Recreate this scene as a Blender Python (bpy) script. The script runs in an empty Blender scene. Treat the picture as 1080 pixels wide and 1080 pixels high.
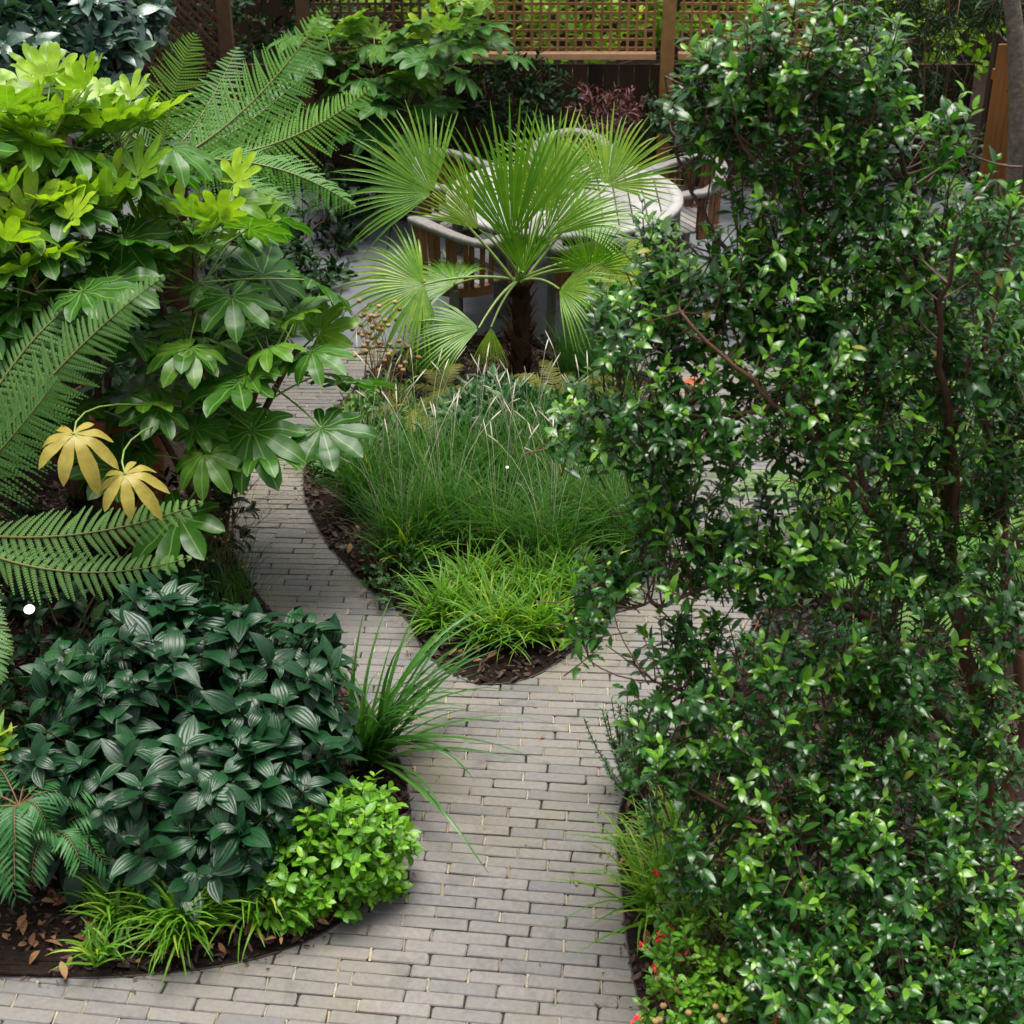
import bpy, math, random
import numpy as np
from mathutils import Vector
random.seed(7)
rng = np.random.default_rng(11)
C = bpy.context.scene.collection
S = bpy.context.scene
R = math.radians

# ------------------------------------------------------------------ camera, sky, sun, exposure
F, H, YH = 1700.0, 4.17, -430.0            # focal length in photo pixels, eye height, horizon row
TH = math.atan((540 - YH) / F)
cam_d = bpy.data.cameras.new('camera'); cam = bpy.data.objects.new('camera', cam_d); C.objects.link(cam)
cam.location = (0, 0, H); cam.rotation_euler = (math.pi / 2 - TH, 0, 0)
cam_d.sensor_width = 36; cam_d.lens = F * 36 / 1080; cam_d.clip_end = 500; cam_d.clip_start = .05
cam_d.dof.use_dof = True; cam_d.dof.focus_distance = 7.2; cam_d.dof.aperture_fstop = 4.5
S.camera = cam
W = bpy.data.worlds.new('World'); S.world = W; W.use_nodes = True
nt = W.node_tree; bg = nt.nodes['Background']
sky = nt.nodes.new('ShaderNodeTexSky'); sky.sky_type = 'NISHITA'; sky.sun_disc = False
SUN = Vector((.02, .14, .97)).normalized()          # towards the sun
sky.sun_elevation = math.asin(SUN.z); sky.sun_rotation = math.atan2(SUN.x, SUN.y)
sky.dust_density = 4; sky.air_density = 1.0; sky.ozone_density = .6
hs = nt.nodes.new('ShaderNodeHueSaturation'); hs.inputs['Saturation'].default_value = .28      # thin overcast
nt.links.new(sky.outputs[0], hs.inputs['Color']); nt.links.new(hs.outputs[0], bg.inputs[0]); bg.inputs[1].default_value = .125
sd = bpy.data.lights.new('sun', 'SUN'); so = bpy.data.objects.new('sun', sd); C.objects.link(so)
sd.energy = 2.8; sd.angle = R(38); sd.color = (1, .96, .9)
so.rotation_euler = SUN.to_track_quat('Z', 'Y').to_euler()
S.view_settings.view_transform = 'Standard'; S.view_settings.look = 'None'
S.view_settings.exposure = 1.12; S.view_settings.gamma = 1
S.render.engine = 'CYCLES'
S.cycles.max_bounces = 7; S.cycles.diffuse_bounces = 3; S.cycles.glossy_bounces = 3; S.cycles.transmission_bounces = 5
S.cycles.use_denoising = True

# ------------------------------------------------------------------ survey helpers: a sight line meets a height or a distance
ct, st = math.cos(TH), math.sin(TH)
def G(px, py, z=0.0):
    u, v = (px - 540) / F, (py - 540) / F
    t = (H - z) / (st + v * ct)
    return np.array((u * t, (ct - v * st) * t, z))
def A(px, py, D):
    u, v = (px - 540) / F, (py - 540) / F
    t = D / (ct - v * st)
    return np.array((u * t, D, H - (st + v * ct) * t))
def scale_at(p): return F / (p[1] * ct + (H - p[2]) * st)

def nrm(a): 
    a = np.asarray(a, float)
    return a / np.maximum(np.linalg.norm(a, axis=-1, keepdims=True), 1e-9)
def rnd(n=None, a=-1., b=1.): return rng.uniform(a, b, n)
def rdir(n): return nrm(rng.normal(size=(n, 3)))

# ------------------------------------------------------------------ mesh builder (all quads, uv + two per-vertex values)
class MB:
    def __init__(s): s.v, s.f, s.u, s.t, s.a, s.n = [], [], [], [], [], 0
    def add(s, v, f, u=None, t=.5, a=0.):
        v = np.asarray(v, float).reshape(-1, 3); f = np.asarray(f, int).reshape(-1, 4); k = len(v)
        s.v.append(v); s.f.append(f + s.n); s.n += k
        s.u.append(np.zeros((k, 2)) if u is None else np.asarray(u, float).reshape(-1, 2))
        s.t.append(np.broadcast_to(np.asarray(t, float), (k,)).copy()); s.a.append(np.broadcast_to(np.asarray(a, float), (k,)).copy())
    def inst(s, tp, M, pos, sc, t=.5, a=0.):
        v, f, u = tp; pos = np.asarray(pos, float); k = len(pos); n = len(v)
        if k == 0: return
        sc = np.broadcast_to(np.asarray(sc, float), (k,))
        vv = np.einsum('kij,nj->kni', M, v) * sc[:, None, None] + pos[:, None, :]
        ff = (f[None] + (np.arange(k) * n)[:, None, None])
        t = np.repeat(np.broadcast_to(np.asarray(t, float), (k,)), n); a = np.repeat(np.broadcast_to(np.asarray(a, float), (k,)), n)
        s.add(vv, ff, np.tile(u, (k, 1)), t, a)
    def ribbons(s, P, Wd, side, fold=0., t=.5, a=0.):
        # P (k,n,3) centre lines, Wd (k,n) half widths, side (k,n,3) unit; three columns, edges lifted by fold * width
        k, n, _ = P.shape
        T = np.gradient(P, axis=1); N = nrm(np.cross(side, T))
        w = Wd[..., None]
        v = np.stack([P - side * w + N * w * fold, P, P + side * w + N * w * fold], 2)    # k,n,3,3
        base = np.arange(k * n).reshape(k, n) * 3
        q = []
        for c in (0, 1):
            q.append(np.stack([base[:, :-1] + c, base[:, :-1] + c + 1, base[:, 1:] + c + 1, base[:, 1:] + c], -1).reshape(-1, 4))
        vv = np.linspace(0, 1, n)
        u = np.zeros((k, n, 3, 2)); u[..., 0] = np.array((0, .5, 1)); u[..., 1] = vv[None, :, None]
        t = np.repeat(np.broadcast_to(np.asarray(t, float), (k,)), n * 3); a = np.repeat(np.broadcast_to(np.asarray(a, float), (k,)), n * 3)
        s.add(v, np.concatenate(q), u, t, a)
    def tube(s, P, r, sides=6, t=.5, a=0.):
        P = np.asarray(P, float); n = len(P); r = np.broadcast_to(np.asarray(r, float), (n,))
        T = nrm(np.gradient(P, axis=0)); up = np.array((0, 0, 1.)) if abs(T[0, 2]) < .9 else np.array((1., 0, 0))
        X = nrm(np.cross(T, up)); Y = np.cross(T, X)
        an = np.linspace(0, 2 * np.pi, sides, endpoint=False)
        v = P[:, None] + r[:, None, None] * (X[:, None] * np.cos(an)[None, :, None] + Y[:, None] * np.sin(an)[None, :, None])
        i = np.arange(n - 1)[:, None] * sides; j = np.arange(sides)[None]; j2 = (j + 1) % sides
        f = np.stack([i + j, i + j2, i + sides + j2, i + sides + j], -1)
        u = np.zeros((n, sides, 2)); u[..., 0] = an / 6.283; u[..., 1] = np.linspace(0, 1, n)[:, None]
        s.add(v, f, u, t, a)
    def box(s, c, d, rz=0., t=.5, bev=.0):
        x, y, z = np.array(d) / 2
        b = min(bev, x * .45, y * .45, z * .45)
        def ring(zz, e): return [(-x + e, -y + e, zz), (x - e, -y + e, zz), (x - e, y - e, zz), (-x + e, y - e, zz)]
        v = np.array(ring(-z, b) + ring(-z + b, 0) + ring(z - b, 0) + ring(z, b)) if b > 0 else np.array(ring(-z, 0) + ring(z, 0))
        nr = len(v) // 4; f = [(3, 2, 1, 0), tuple(nr * 4 - 4 + q for q in range(4))]
        for k in range(nr - 1):
            for q in range(4): f.append((k * 4 + q, k * 4 + (q + 1) % 4, k * 4 + 4 + (q + 1) % 4, k * 4 + 4 + q))
        cs, sn = math.cos(rz), math.sin(rz)
        v = np.stack([v[:, 0] * cs - v[:, 1] * sn, v[:, 0] * sn + v[:, 1] * cs, v[:, 2]], 1) + np.array(c)
        s.add(v, f, t=t)
    def bar(s, p, q, w, h, t=.5):
        # rectangular bar from p to q
        p, q = np.array(p, float), np.array(q, float); T = nrm(q - p)
        up = np.array((0, 0, 1.)) if abs(T[2]) < .95 else np.array((0, 1., 0))
        X = nrm(np.cross(T, up)); Y = np.cross(X, T)
        c = [(-1, -1), (1, -1), (1, 1), (-1, 1)]
        v = [p + X * w / 2 * a + Y * h / 2 * b for a, b in c] + [q + X * w / 2 * a + Y * h / 2 * b for a, b in c]
        s.add(v, [(3, 2, 1, 0), (4, 5, 6, 7), (0, 1, 5, 4), (1, 2, 6, 5), (2, 3, 7, 6), (3, 0, 4, 7)], t=t)
    def sweep(s, P, sec, t=.5, closed=False):
        # section (m,2) along polyline P kept upright
        P = np.asarray(P, float); n = len(P); m = len(sec); sec = np.asarray(sec, float)
        T = np.gradient(P, axis=0)
        if closed: T = np.roll(P, -1, 0) - np.roll(P, 1, 0)
        X = nrm(np.cross(nrm(T), (0, 0, 1.)))
        v = P[:, None] + X[:, None] * sec[None, :, :1] + np.array((0, 0, 1.)) * sec[None, :, 1:]
        i = np.arange(n if closed else n - 1)[:, None]; j = np.arange(m)[None]; j2 = (j + 1) % m; i2 = (i + 1) % n
        f = np.stack([i * m + j, i * m + j2, i2 * m + j2, i2 * m + j], -1)
        s.add(v, f, t=t)
        if not closed and m == 4: s.add(v[[0, -1]], [(3, 2, 1, 0), (4, 5, 6, 7)], t=t)
        if not closed and m == 8:
            for e in (0, -1): s.add(v[e], [(0, 1, 2, 3), (0, 3, 4, 7), (4, 5, 6, 7)], t=t)
    def lathe(s, prof, c=(0, 0, 0), sides=24, t=.5):
        prof = np.asarray(prof, float); n = len(prof)
        an = np.linspace(0, 2 * np.pi, sides, endpoint=False)
        v = np.stack([prof[:, :1] * np.cos(an), prof[:, :1] * np.sin(an), np.repeat(prof[:, 1:], sides, 1)], -1) + np.array(c)
        i = np.arange(n - 1)[:, None] * sides; j = np.arange(sides)[None]; j2 = (j + 1) % sides
        s.add(v, np.stack([i + j, i + j2, i + sides + j2, i + sides + j], -1), t=t)
    def build(s, name, mat, parent=None, smooth=True, loc=None):
        v = np.concatenate(s.v); f = np.concatenate(s.f); u = np.concatenate(s.u); t = np.concatenate(s.t); a = np.concatenate(s.a)
        if loc is not None: v = v - np.asarray(loc)
        me = bpy.data.meshes.new(name); nf = len(f)
        me.vertices.add(len(v)); me.vertices.foreach_set('co', v.astype(np.float32).ravel())
        me.loops.add(nf * 4); me.loops.foreach_set('vertex_index', f.astype(np.int32).ravel())
        me.polygons.add(nf); me.polygons.foreach_set('loop_start', (np.arange(nf) * 4).astype(np.int32))
        me.polygons.foreach_set('use_smooth', np.full(nf, smooth))
        me.update(calc_edges=True)
        ul = me.uv_layers.new(name='UVMap'); ul.data.foreach_set('uv', u[f.ravel()].astype(np.float32).ravel())
        for nm, d in (('tint', t), ('age', a)):
            at = me.attributes.new(nm, 'FLOAT', 'POINT'); at.data.foreach_set('value', d.astype(np.float32))
        me.materials.append(mat)
        o = bpy.data.objects.new(name, me); C.objects.link(o)
        if loc is not None: o.location = loc
        if parent is not None: o.parent = parent; o.location = (0, 0, 0) if loc is None else loc
        return o

def thing(name, label, cat, loc=(0, 0, 0), rz=0., group=None):
    o = bpy.data.objects.new(name, None); C.objects.link(o); o.empty_display_size = .1
    o.location = loc; o.rotation_euler = (0, 0, rz); o['label'] = label; o['category'] = cat
    if group: o['group'] = group
    return o
def tag(o, label, cat, group=None):
    o['label'] = label; o['category'] = cat
    if group: o['group'] = group
    return o
def dup(root, loc, rz=0., sc=1., label=None, group=None):
    r = root.copy(); C.objects.link(r); r.location = loc; r.rotation_euler = (0, 0, rz)
    r.scale = (sc, sc, sc) if np.isscalar(sc) else sc
    if label: r['label'] = label
    if group: r['group'] = group
    for ch in list(root.children):
        c = ch.copy(); C.objects.link(c); c.parent = r
        for g in list(ch.children):
            d = g.copy(); C.objects.link(d); d.parent = c
    return r
def structure(o): o['kind'] = 'structure'; return o
def stuff(o): o['kind'] = 'stuff'; return o

# ------------------------------------------------------------------ materials
def newmat(name):
    m = bpy.data.materials.new(name); m.use_nodes = True
    n = m.node_tree; n.nodes.clear(); return m, n
def nd(n, kind, **kw):
    o = n.nodes.new(kind)
    for k, v in kw.items():
        if k.startswith('_'): setattr(o, k[1:], v)
    return o
def mixc(n, fac, a, b, mode='MIX'):
    o = n.nodes.new('ShaderNodeMix'); o.data_type = 'RGBA'; o.blend_type = mode
    for i, x in ((0, fac), (6, a), (7, b)):
        if isinstance(x, (int, float)): o.inputs[i].default_value = x
        elif isinstance(x, tuple): o.inputs[i].default_value = (*x, 1) if len(x) == 3 else x
        else: n.links.new(x, o.inputs[i])
    return o.outputs[2]
def maprange(n, x, a, b, c=0., d=1.):
    o = n.nodes.new('ShaderNodeMapRange'); n.links.new(x, o.inputs[0])
    for i, q in enumerate((a, b, c, d)): o.inputs[i + 1].default_value = q
    return o.outputs[0]
def noise(n, sc, det=3., rough=.55, vec=None):
    o = n.nodes.new('ShaderNodeTexNoise'); o.inputs['Scale'].default_value = sc; o.inputs['Detail'].default_value = det; o.inputs['Roughness'].default_value = rough
    if vec is not None: n.links.new(vec, o.inputs['Vector'])
    return o
def attr(n, name):
    o = n.nodes.new('ShaderNodeAttribute'); o.attribute_name = name; return o.outputs['Fac']
def geo(n): return n.nodes.new('ShaderNodeNewGeometry').outputs['Position']
def math_(n, op, a, b=0.):
    o = n.nodes.new('ShaderNodeMath'); o.operation = op
    for i, x in ((0, a), (1, b)):
        if isinstance(x, (int, float)): o.inputs[i].default_value = x
        else: n.links.new(x, o.inputs[i])
    return o.outputs[0]
def principled(n, col, rough=.5, spec=.5, bump=None, bstr=.3, bdist=.01):
    p = n.nodes.new('ShaderNodeBsdfPrincipled')
    if isinstance(col, tuple): p.inputs['Base Color'].default_value = (*col, 1)
    else: n.links.new(col, p.inputs['Base Color'])
    if isinstance(rough, (int, float)): p.inputs['Roughness'].default_value = rough
    else: n.links.new(rough, p.inputs['Roughness'])
    p.inputs['Specular IOR Level'].default_value = spec
    if bump is not None:
        b = n.nodes.new('ShaderNodeBump'); b.inputs['Strength'].default_value = bstr; b.inputs['Distance'].default_value = bdist
        n.links.new(bump, b.inputs['Height']); n.links.new(b.outputs[0], p.inputs['Normal'])
    return p
def out(n, sh):
    o = n.nodes.new('ShaderNodeOutputMaterial'); n.links.new(sh, o.inputs[0])

def leafmat(name, dark, light, new, rough=.38, spec=.5, trans=.25, rib=None, ribw=.12, nscale=60., bstr=.25, veins=0):
    m, n = newmat(name)
    c = mixc(n, attr(n, 'tint'), dark, light)
    c = mixc(n, attr(n, 'age'), c, new)
    nz = noise(n, nscale, 2.)
    c = mixc(n, maprange(n, nz.outputs[0], .35, .7, 0, .35), c, tuple(x * .55 for x in dark))
    bump = nz.outputs[0]
    if rib is not None or veins:
        uv = n.nodes.new('ShaderNodeUVMap'); uv.uv_map = 'UVMap'
        sx = n.nodes.new('ShaderNodeSeparateXYZ'); n.links.new(uv.outputs[0], sx.inputs[0])
        d = math_(n, 'ABSOLUTE', math_(n, 'SUBTRACT', sx.outputs[0], .5))
        if rib is not None:
            c = mixc(n, maprange(n, d, .0, ribw * .5, .75, 0.), c, rib)
        if veins:   # side veins slanting from the midrib
            w = math_(n, 'COSINE', math_(n, 'MULTIPLY', d, veins * 6.283))               # grooves that run the length of the leaf
            bump = math_(n, 'MULTIPLY', w, -1.)
            c = mixc(n, maprange(n, w, .75, 1., 0, .25), c, tuple(x * .3 for x in dark))
    p = principled(n, c, rough, spec, bump, bstr, .004)
    tl = n.nodes.new('ShaderNodeBsdfTranslucent')
    tc = mixc(n, 1., c, (1.5, 1.7, .55), 'MULTIPLY'); n.links.new(tc, tl.inputs[0])
    mx = n.nodes.new('ShaderNodeMixShader'); mx.inputs[0].default_value = trans
    n.links.new(p.outputs[0], mx.inputs[1]); n.links.new(tl.outputs[0], mx.inputs[2]); out(n, mx.outputs[0]); return m

def plainmat(name, a, b, scale=8., rough=.7, spec=.3, bstr=.4, bdist=.01, stretch=None, tint=True):
    m, n = newmat(name)
    vec = geo(n)
    if stretch:
        mp = n.nodes.new('ShaderNodeMapping'); mp.inputs['Scale'].default_value = stretch
        tc = n.nodes.new('ShaderNodeTexCoord'); n.links.new(tc.outputs['Object'], mp.inputs[0]); vec = mp.outputs[0]
    nz = noise(n, scale, 5., .65, vec)
    f = maprange(n, nz.outputs[0], .3, .7)
    if tint: f = math_(n, 'ADD', math_(n, 'MULTIPLY', f, .6), math_(n, 'MULTIPLY', math_(n, 'SUBTRACT', attr(n, 'tint'), .3), .8))
    c = mixc(n, f, a, b)
    out(n, principled(n, c, rough, spec, nz.outputs[0], bstr, bdist).outputs[0]); return m

M = {}
M['luma'] = leafmat('glossy_shrub_leaf', (.010, .055, .007), (.040, .160, .017), (.20, .44, .022), .27, .52, .34, rib=(.09, .17, .06), ribw=.12)
M['fatsia'] = leafmat('fatsia_leaf', (.016, .075, .006), (.062, .185, .013), (.32, .46, .02), .34, .32, .32, rib=(.20, .32, .09), ribw=.10, nscale=30., bstr=.35)
M['fatsia_far'] = leafmat('far_fatsia_leaf', (.020, .080, .012), (.055, .160, .022), (.28, .40, .03), .36, .18, .25, rib=(.16, .26, .09), ribw=.1, nscale=30.)
M['yellowleaf'] = leafmat('yellow_leaf', (.15, .15, .02), (.36, .27, .045), (.6, .45, .1), .45, .3, .2, rib=(.20, .22, .05), ribw=.12, nscale=9.)
M['fern'] = leafmat('fern_leaf', (.030, .115, .012), (.080, .225, .028), (.20, .38, .04), .45, .25, .30)
M['fern_grey'] = leafmat('fern_pale_leaf', (.05, .135, .030), (.12, .25, .070), (.24, .38, .08), .45, .3, .28)
M['fern_bronze'] = leafmat('bronze_fern_leaf', (.11, .14, .015), (.22, .22, .03), (.35, .25, .03), .5, .3, .3)
M['palm'] = leafmat('palm_leaf', (.045, .145, .007), (.16, .34, .016), (.46, .50, .05), .32, .42, .34, nscale=15.)
M['viburnum'] = leafmat('viburnum_leaf', (.004, .026, .008), (.012, .060, .017), (.06, .15, .03), .33, .30, .07, nscale=40., veins=5, bstr=.2)
M['pitto'] = leafmat('bright_green_leaf', (.050, .17, .008), (.12, .31, .014), (.22, .42, .02), .34, .35, .3, rib=(.24, .38, .08), ribw=.14)
M['lime_grass'] = leafmat('lime_grass_blade', (.045, .150, .008), (.135, .285, .014), (.36, .42, .04), .45, .3, .35)
M['grass'] = leafmat('grass_blade', (.020, .085, .010), (.065, .175, .018), (.22, .28, .06), .5, .22, .3)
M['strap'] = leafmat('strap_blade', (.016, .075, .010), (.055, .155, .018), (.10, .2, .04), .34, .35, .2)
M['dark'] = leafmat('dark_evergreen_leaf', (.005, .020, .006), (.014, .045, .012), (.05, .11, .03), .42, .12, .12)
M['mahonia'] = leafmat('narrow_leaflet', (.008, .045, .012), (.024, .095, .022), (.08, .18, .05), .36, .28, .15)
M['mahonia_light'] = leafmat('feathery_leaflet', (.015, .075, .020), (.045, .150, .035), (.08, .18, .05), .40, .22, .2)
M['clover'] = leafmat('clover_leaf', (.012, .060, .014), (.030, .120, .025), (.08, .18, .05), .45, .25, .2)
M['ivy'] = leafmat('creeper_leaf', (.028, .070, .048), (.06, .125, .088), (.09, .19, .05), .34, .75, .1, rib=(.10, .17, .1), ribw=.08)
M['maroon'] = leafmat('maroon_leaf', (.05, .016, .014), (.11, .03, .03), (.28, .02, .06), .45, .4, .2)
M['herb'] = leafmat('soft_herb_leaf', (.022, .085, .012), (.060, .165, .024), (.15, .28, .04), .45, .35, .28)
M['hedge'] = leafmat('sunny_hedge_leaf', (.10, .22, .015), (.24, .38, .03), (.45, .52, .06), .5, .3, .45)
M['hebe'] = leafmat('hebe_leaf', (.05, .11, .05), (.11, .19, .09), (.3, .34, .2), .4, .4, .15)
M['stem'] = plainmat('brown_stem', (.06, .030, .016), (.17, .085, .04), 40., .6, .35)
M['cinnamon'] = plainmat('cinnamon_bark', (.040, .018, .010), (.13, .058, .030), 25., .5, .4)
M['greenstem'] = plainmat('green_stem', (.10, .17, .03), (.24, .32, .08), 30., .45, .4)
M['palebrown'] = plainmat('dry_stem', (.16, .10, .05), (.34, .25, .12), 60., .8, .2)
M['fibre'] = plainmat('palm_fibre', (.015, .008, .005), (.07, .034, .016), 70., .9, .1, .9, .02)
M['tawny'] = plainmat('fern_stalk', (.08, .09, .02), (.18, .17, .04), 30., .5, .4)
M['cream'] = plainmat('cream_seed_head', (.42, .39, .28), (.64, .60, .47), 60., .8, .2)
M['seed'] = plainmat('tan_seed_head', (.16, .08, .035), (.42, .30, .13), 60., .9, .1)
M['red'] = plainmat('red_petal', (.50, .012, .025), (.72, .03, .05), 60., .5, .3)
M['white'] = plainmat('white_petal', (.7, .7, .62), (.85, .85, .8), 60., .6, .3)
M['soil'] = plainmat('dark_soil', (.008, .005, .004), (.030, .019, .014), 30., .95, .1, 1., .03)
M['chip'] = plainmat('bark_chip', (.006, .004, .003), (.105, .060, .046), 40., .8, .25, .5, .004)
M['leaflitter'] = plainmat('dead_leaf', (.11, .045, .02), (.30, .17, .08), 40., .8, .2)
M['steel'] = plainmat('edging_steel', (.020, .019, .018), (.05, .045, .042), 20., .5, .4)
M['sand'] = plainmat('joint_sand', (.12, .10, .065), (.33, .28, .19), 50., .95, .1)
M['dirt'] = plainmat('joint_dirt', (.014, .012, .010), (.045, .038, .03), 50., .95, .1)
M['terracotta'] = plainmat('terracotta', (.26, .075, .035), (.40, .14, .07), 12., .8, .2)
M['fence'] = plainmat('dark_stained_boards', (.016, .008, .005), (.050, .026, .015), 5., .8, .2, .5, .01, (6, 6, .5))
M['panel'] = plainmat('orange_brown_boards', (.20, .075, .018), (.40, .17, .05), 4., .6, .3, .3, .005, (9, 9, .4))
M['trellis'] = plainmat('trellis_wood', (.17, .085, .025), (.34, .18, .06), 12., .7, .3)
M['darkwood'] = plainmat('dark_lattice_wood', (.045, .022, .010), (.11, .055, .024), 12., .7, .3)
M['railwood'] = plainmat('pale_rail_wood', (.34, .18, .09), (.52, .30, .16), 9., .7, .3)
M['bark'] = plainmat('grey_bark', (.06, .045, .035), (.20, .165, .13), 20., .9, .2, 1., .02)
M['teak'] = plainmat('silvered_teak', (.085, .078, .072), (.21, .195, .185), 34., .7, .3, .6, .003)
M['teakwarm'] = plainmat('warm_teak', (.11, .042, .018), (.24, .11, .05), 14., .6, .35, .4, .003)
M['tabletop'] = plainmat('bleached_teak', (.17, .16, .15), (.34, .33, .315), 10., .55, .4, .3, .002)
M['black'] = plainmat('black_metal', (.012, .012, .012), (.03, .03, .03), 20., .4, .5)
def brickmat():
    m, n = newmat('grey_paver_brick'); P = geo(n); t = attr(n, 'tint')
    r = n.nodes.new('ShaderNodeValToRGB'); n.links.new(t, r.inputs[0]); e = r.color_ramp.elements
    e[0].position = 0; e[0].color = (.105, .102, .104, 1); e[1].position = 1; e[1].color = (.188, .169, .149, 1)
    for p_, c_ in ((.25, (.129, .122, .118, 1)), (.5, (.145, .133, .122, 1)), (.75, (.163, .148, .134, 1))):
        x = e.new(p_); x.color = c_
    c = r.outputs[0]
    n1 = noise(n, 45., 5., .7, P); c = mixc(n, maprange(n, n1.outputs[0], .3, .75, 0, .5), c, (.07, .065, .06))
    n2 = noise(n, 1.3, 3., .6, P); c = mixc(n, maprange(n, n2.outputs[0], .45, .7, 0, .55), c, (.135, .117, .066))      # algae bloom
    n3 = noise(n, 6., 4., .7, P); c = mixc(n, maprange(n, n3.outputs[0], .54, .74, 0, .6), c, (.05, .047, .042))       # damp stains
    n4 = noise(n, 160., 2., .6, P)
    h = math_(n, 'ADD', n1.outputs[0], math_(n, 'MULTIPLY', n4.outputs[0], .4))
    out(n, principled(n, c, maprange(n, n1.outputs[0], .3, .7, .55, .8), .4, h, .5, .004).outputs[0]); return m
M['brick'] = brickmat()
def slabmat():
    m, n = newmat('blue_grey_slab'); P = geo(n)
    n1 = noise(n, 3., 5., .6, P); n2 = noise(n, 60., 3., .6, P)
    c = mixc(n, maprange(n, n1.outputs[0], .3, .7), (.080, .084, .095), (.130, .134, .146))
    c = mixc(n, maprange(n, n2.outputs[0], .4, .7, 0, .3), c, (.07, .07, .078))
    out(n, principled(n, c, .42, .5, n2.outputs[0], .25, .003).outputs[0]); return m
M['slab'] = slabmat()
def brickwall():
    m, n = newmat('old_red_brickwork'); tc = n.nodes.new('ShaderNodeTexCoord')
    mp = n.nodes.new('ShaderNodeMapping'); mp.inputs['Rotation'].default_value = (R(90), 0, 0); n.links.new(tc.outputs['Object'], mp.inputs[0])
    b = n.nodes.new('ShaderNodeTexBrick'); n.links.new(mp.outputs[0], b.inputs[0])
    b.inputs['Color1'].default_value = (.15, .07, .055, 1); b.inputs['Color2'].default_value = (.09, .055, .05, 1); b.inputs['Mortar'].default_value = (.15, .135, .12, 1)
    b.inputs['Scale'].default_value = 1; b.inputs['Brick Width'].default_value = .225; b.inputs['Row Height'].default_value = .075; b.inputs['Mortar Size'].default_value = .01
    nz = noise(n, 20., 4., .6, tc.outputs['Object'])
    c = mixc(n, maprange(n, nz.outputs[0], .4, .7, 0, .5), b.outputs[0], (.09, .06, .05))
    out(n, principled(n, c, .9, .2, nz.outputs[0], .5, .01).outputs[0]); return m
M['brickwall'] = brickwall()
def lampmat():
    m, n = newmat('lit_lens'); e = n.nodes.new('ShaderNodeEmission'); e.inputs[0].default_value = (1, .93, .8, 1); e.inputs[1].default_value = 2.2
    out(n, e.outputs[0]); return m
M['lens'] = lampmat()

# ------------------------------------------------------------------ leaf shapes
def leaf(w=.2, n=5, curl=.25, fold=.25, peak=.45, cols=3, groove=0., wav=0.):
    # along +Y, length 1, half width w, normal +Z
    s = np.linspace(0, 1, n)
    prof = np.where(s < peak, np.sin(np.pi / 2 * np.clip(s / peak, 0, 1)) ** .8, np.cos(np.pi / 2 * (s - peak) / (1 - peak)) ** .9)
    prof = np.maximum(prof, .03)
    ang = -curl * s * 1.6
    dy = np.cos(ang); dz = np.sin(ang)
    y = np.concatenate([[0], np.cumsum((dy[1:] + dy[:-1]) / 2)]) / (n - 1); z = np.concatenate([[0], np.cumsum((dz[1:] + dz[:-1]) / 2)]) / (n - 1)
    c = np.linspace(-1, 1, cols)
    X = c[None] * w * prof[:, None]
    Z = z[:, None] + np.abs(c)[None] * w * prof[:, None] * fold + wav * np.sin(s * 9)[:, None] * np.abs(c)[None]
    if groove: Z = Z + groove * w * np.cos(c * np.pi * 2.5)[None] * prof[:, None] * .5
    v = np.stack([X, np.repeat(y[:, None], cols, 1), Z], -1).reshape(-1, 3)
    i = np.arange(n - 1)[:, None] * cols; j = np.arange(cols - 1)[None]
    f = np.stack([i + j, i + j + 1, i + cols + j + 1, i + cols + j], -1).reshape(-1, 4)
    u = np.stack([np.repeat((c[None] + 1) / 2, n, 0), np.repeat(s[:, None], cols, 1)], -1).reshape(-1, 2)
    return v, f, u
def frames(d, up):
    d = nrm(d); x = nrm(np.cross(d, up)); z = np.cross(x, d)
    return np.stack([x, d, z], -1)       # columns
def palmate(lobes=8, spread=150., droop=.25, wmax=.195, sinus=.150, fold=.25, cup=0., seed=0):
    g = np.random.default_rng(seed); V, Fq, U = [], [], []; n0 = 0
    A_ = np.radians(np.linspace(-spread, spread, lobes)); dl = A_[1] - A_[0]
    for q, a in enumerate(A_):
        L = (.66 + .34 * math.cos(a * .75)) * g.uniform(.93, 1.05)
        r = np.concatenate([np.array((.015, .16, .30, .42)), .42 + (L - .42) * np.array((.2, .42, .64, .84, 1.))])
        t = r / L
        w = np.where(t < .62, sinus + (wmax - sinus) * np.clip((t - .36) / .26, 0, 1) ** 1., wmax * np.sqrt(np.clip(1 - ((t - .62) / .38) ** 1.7, .001, 1))) * L
        w = np.minimum(w, r * math.tan(dl / 2))
        d = g.uniform(.75, 1.3) * droop
        c = np.array((-1, 0, 1.))
        Z0 = cup * r - d * r ** 2 * 1.1 + .02 * np.sin(r * 14 + q)
        X = c[None] * w[:, None]; Y = np.repeat(r[:, None], 3, 1); Z = Z0[:, None] + np.abs(c)[None] * w[:, None] * fold * np.clip((t - .2) / .3, 0, 1)[:, None]
        sa, ca = math.sin(a), math.cos(a)
        v = np.stack([X * ca + Y * sa, -X * sa + Y * ca, Z], -1).reshape(-1, 3); V.append(v)
        n = len(r); i = np.arange(n - 1)[:, None] * 3; j = np.arange(2)[None]
        Fq.append((np.stack([i + j, i + j + 1, i + 4 + j, i + 3 + j], -1)).reshape(-1, 4) + n0); n0 += n * 3
        wn = np.maximum(w, .03) / .19     # keep the vein about as wide all along
        uu = np.stack([.5 + c[None] * .5 * wn[:, None], Y / 1.0], -1).reshape(-1, 2); U.append(uu)
    return np.concatenate(V), np.concatenate(Fq), np.concatenate(U)

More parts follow.
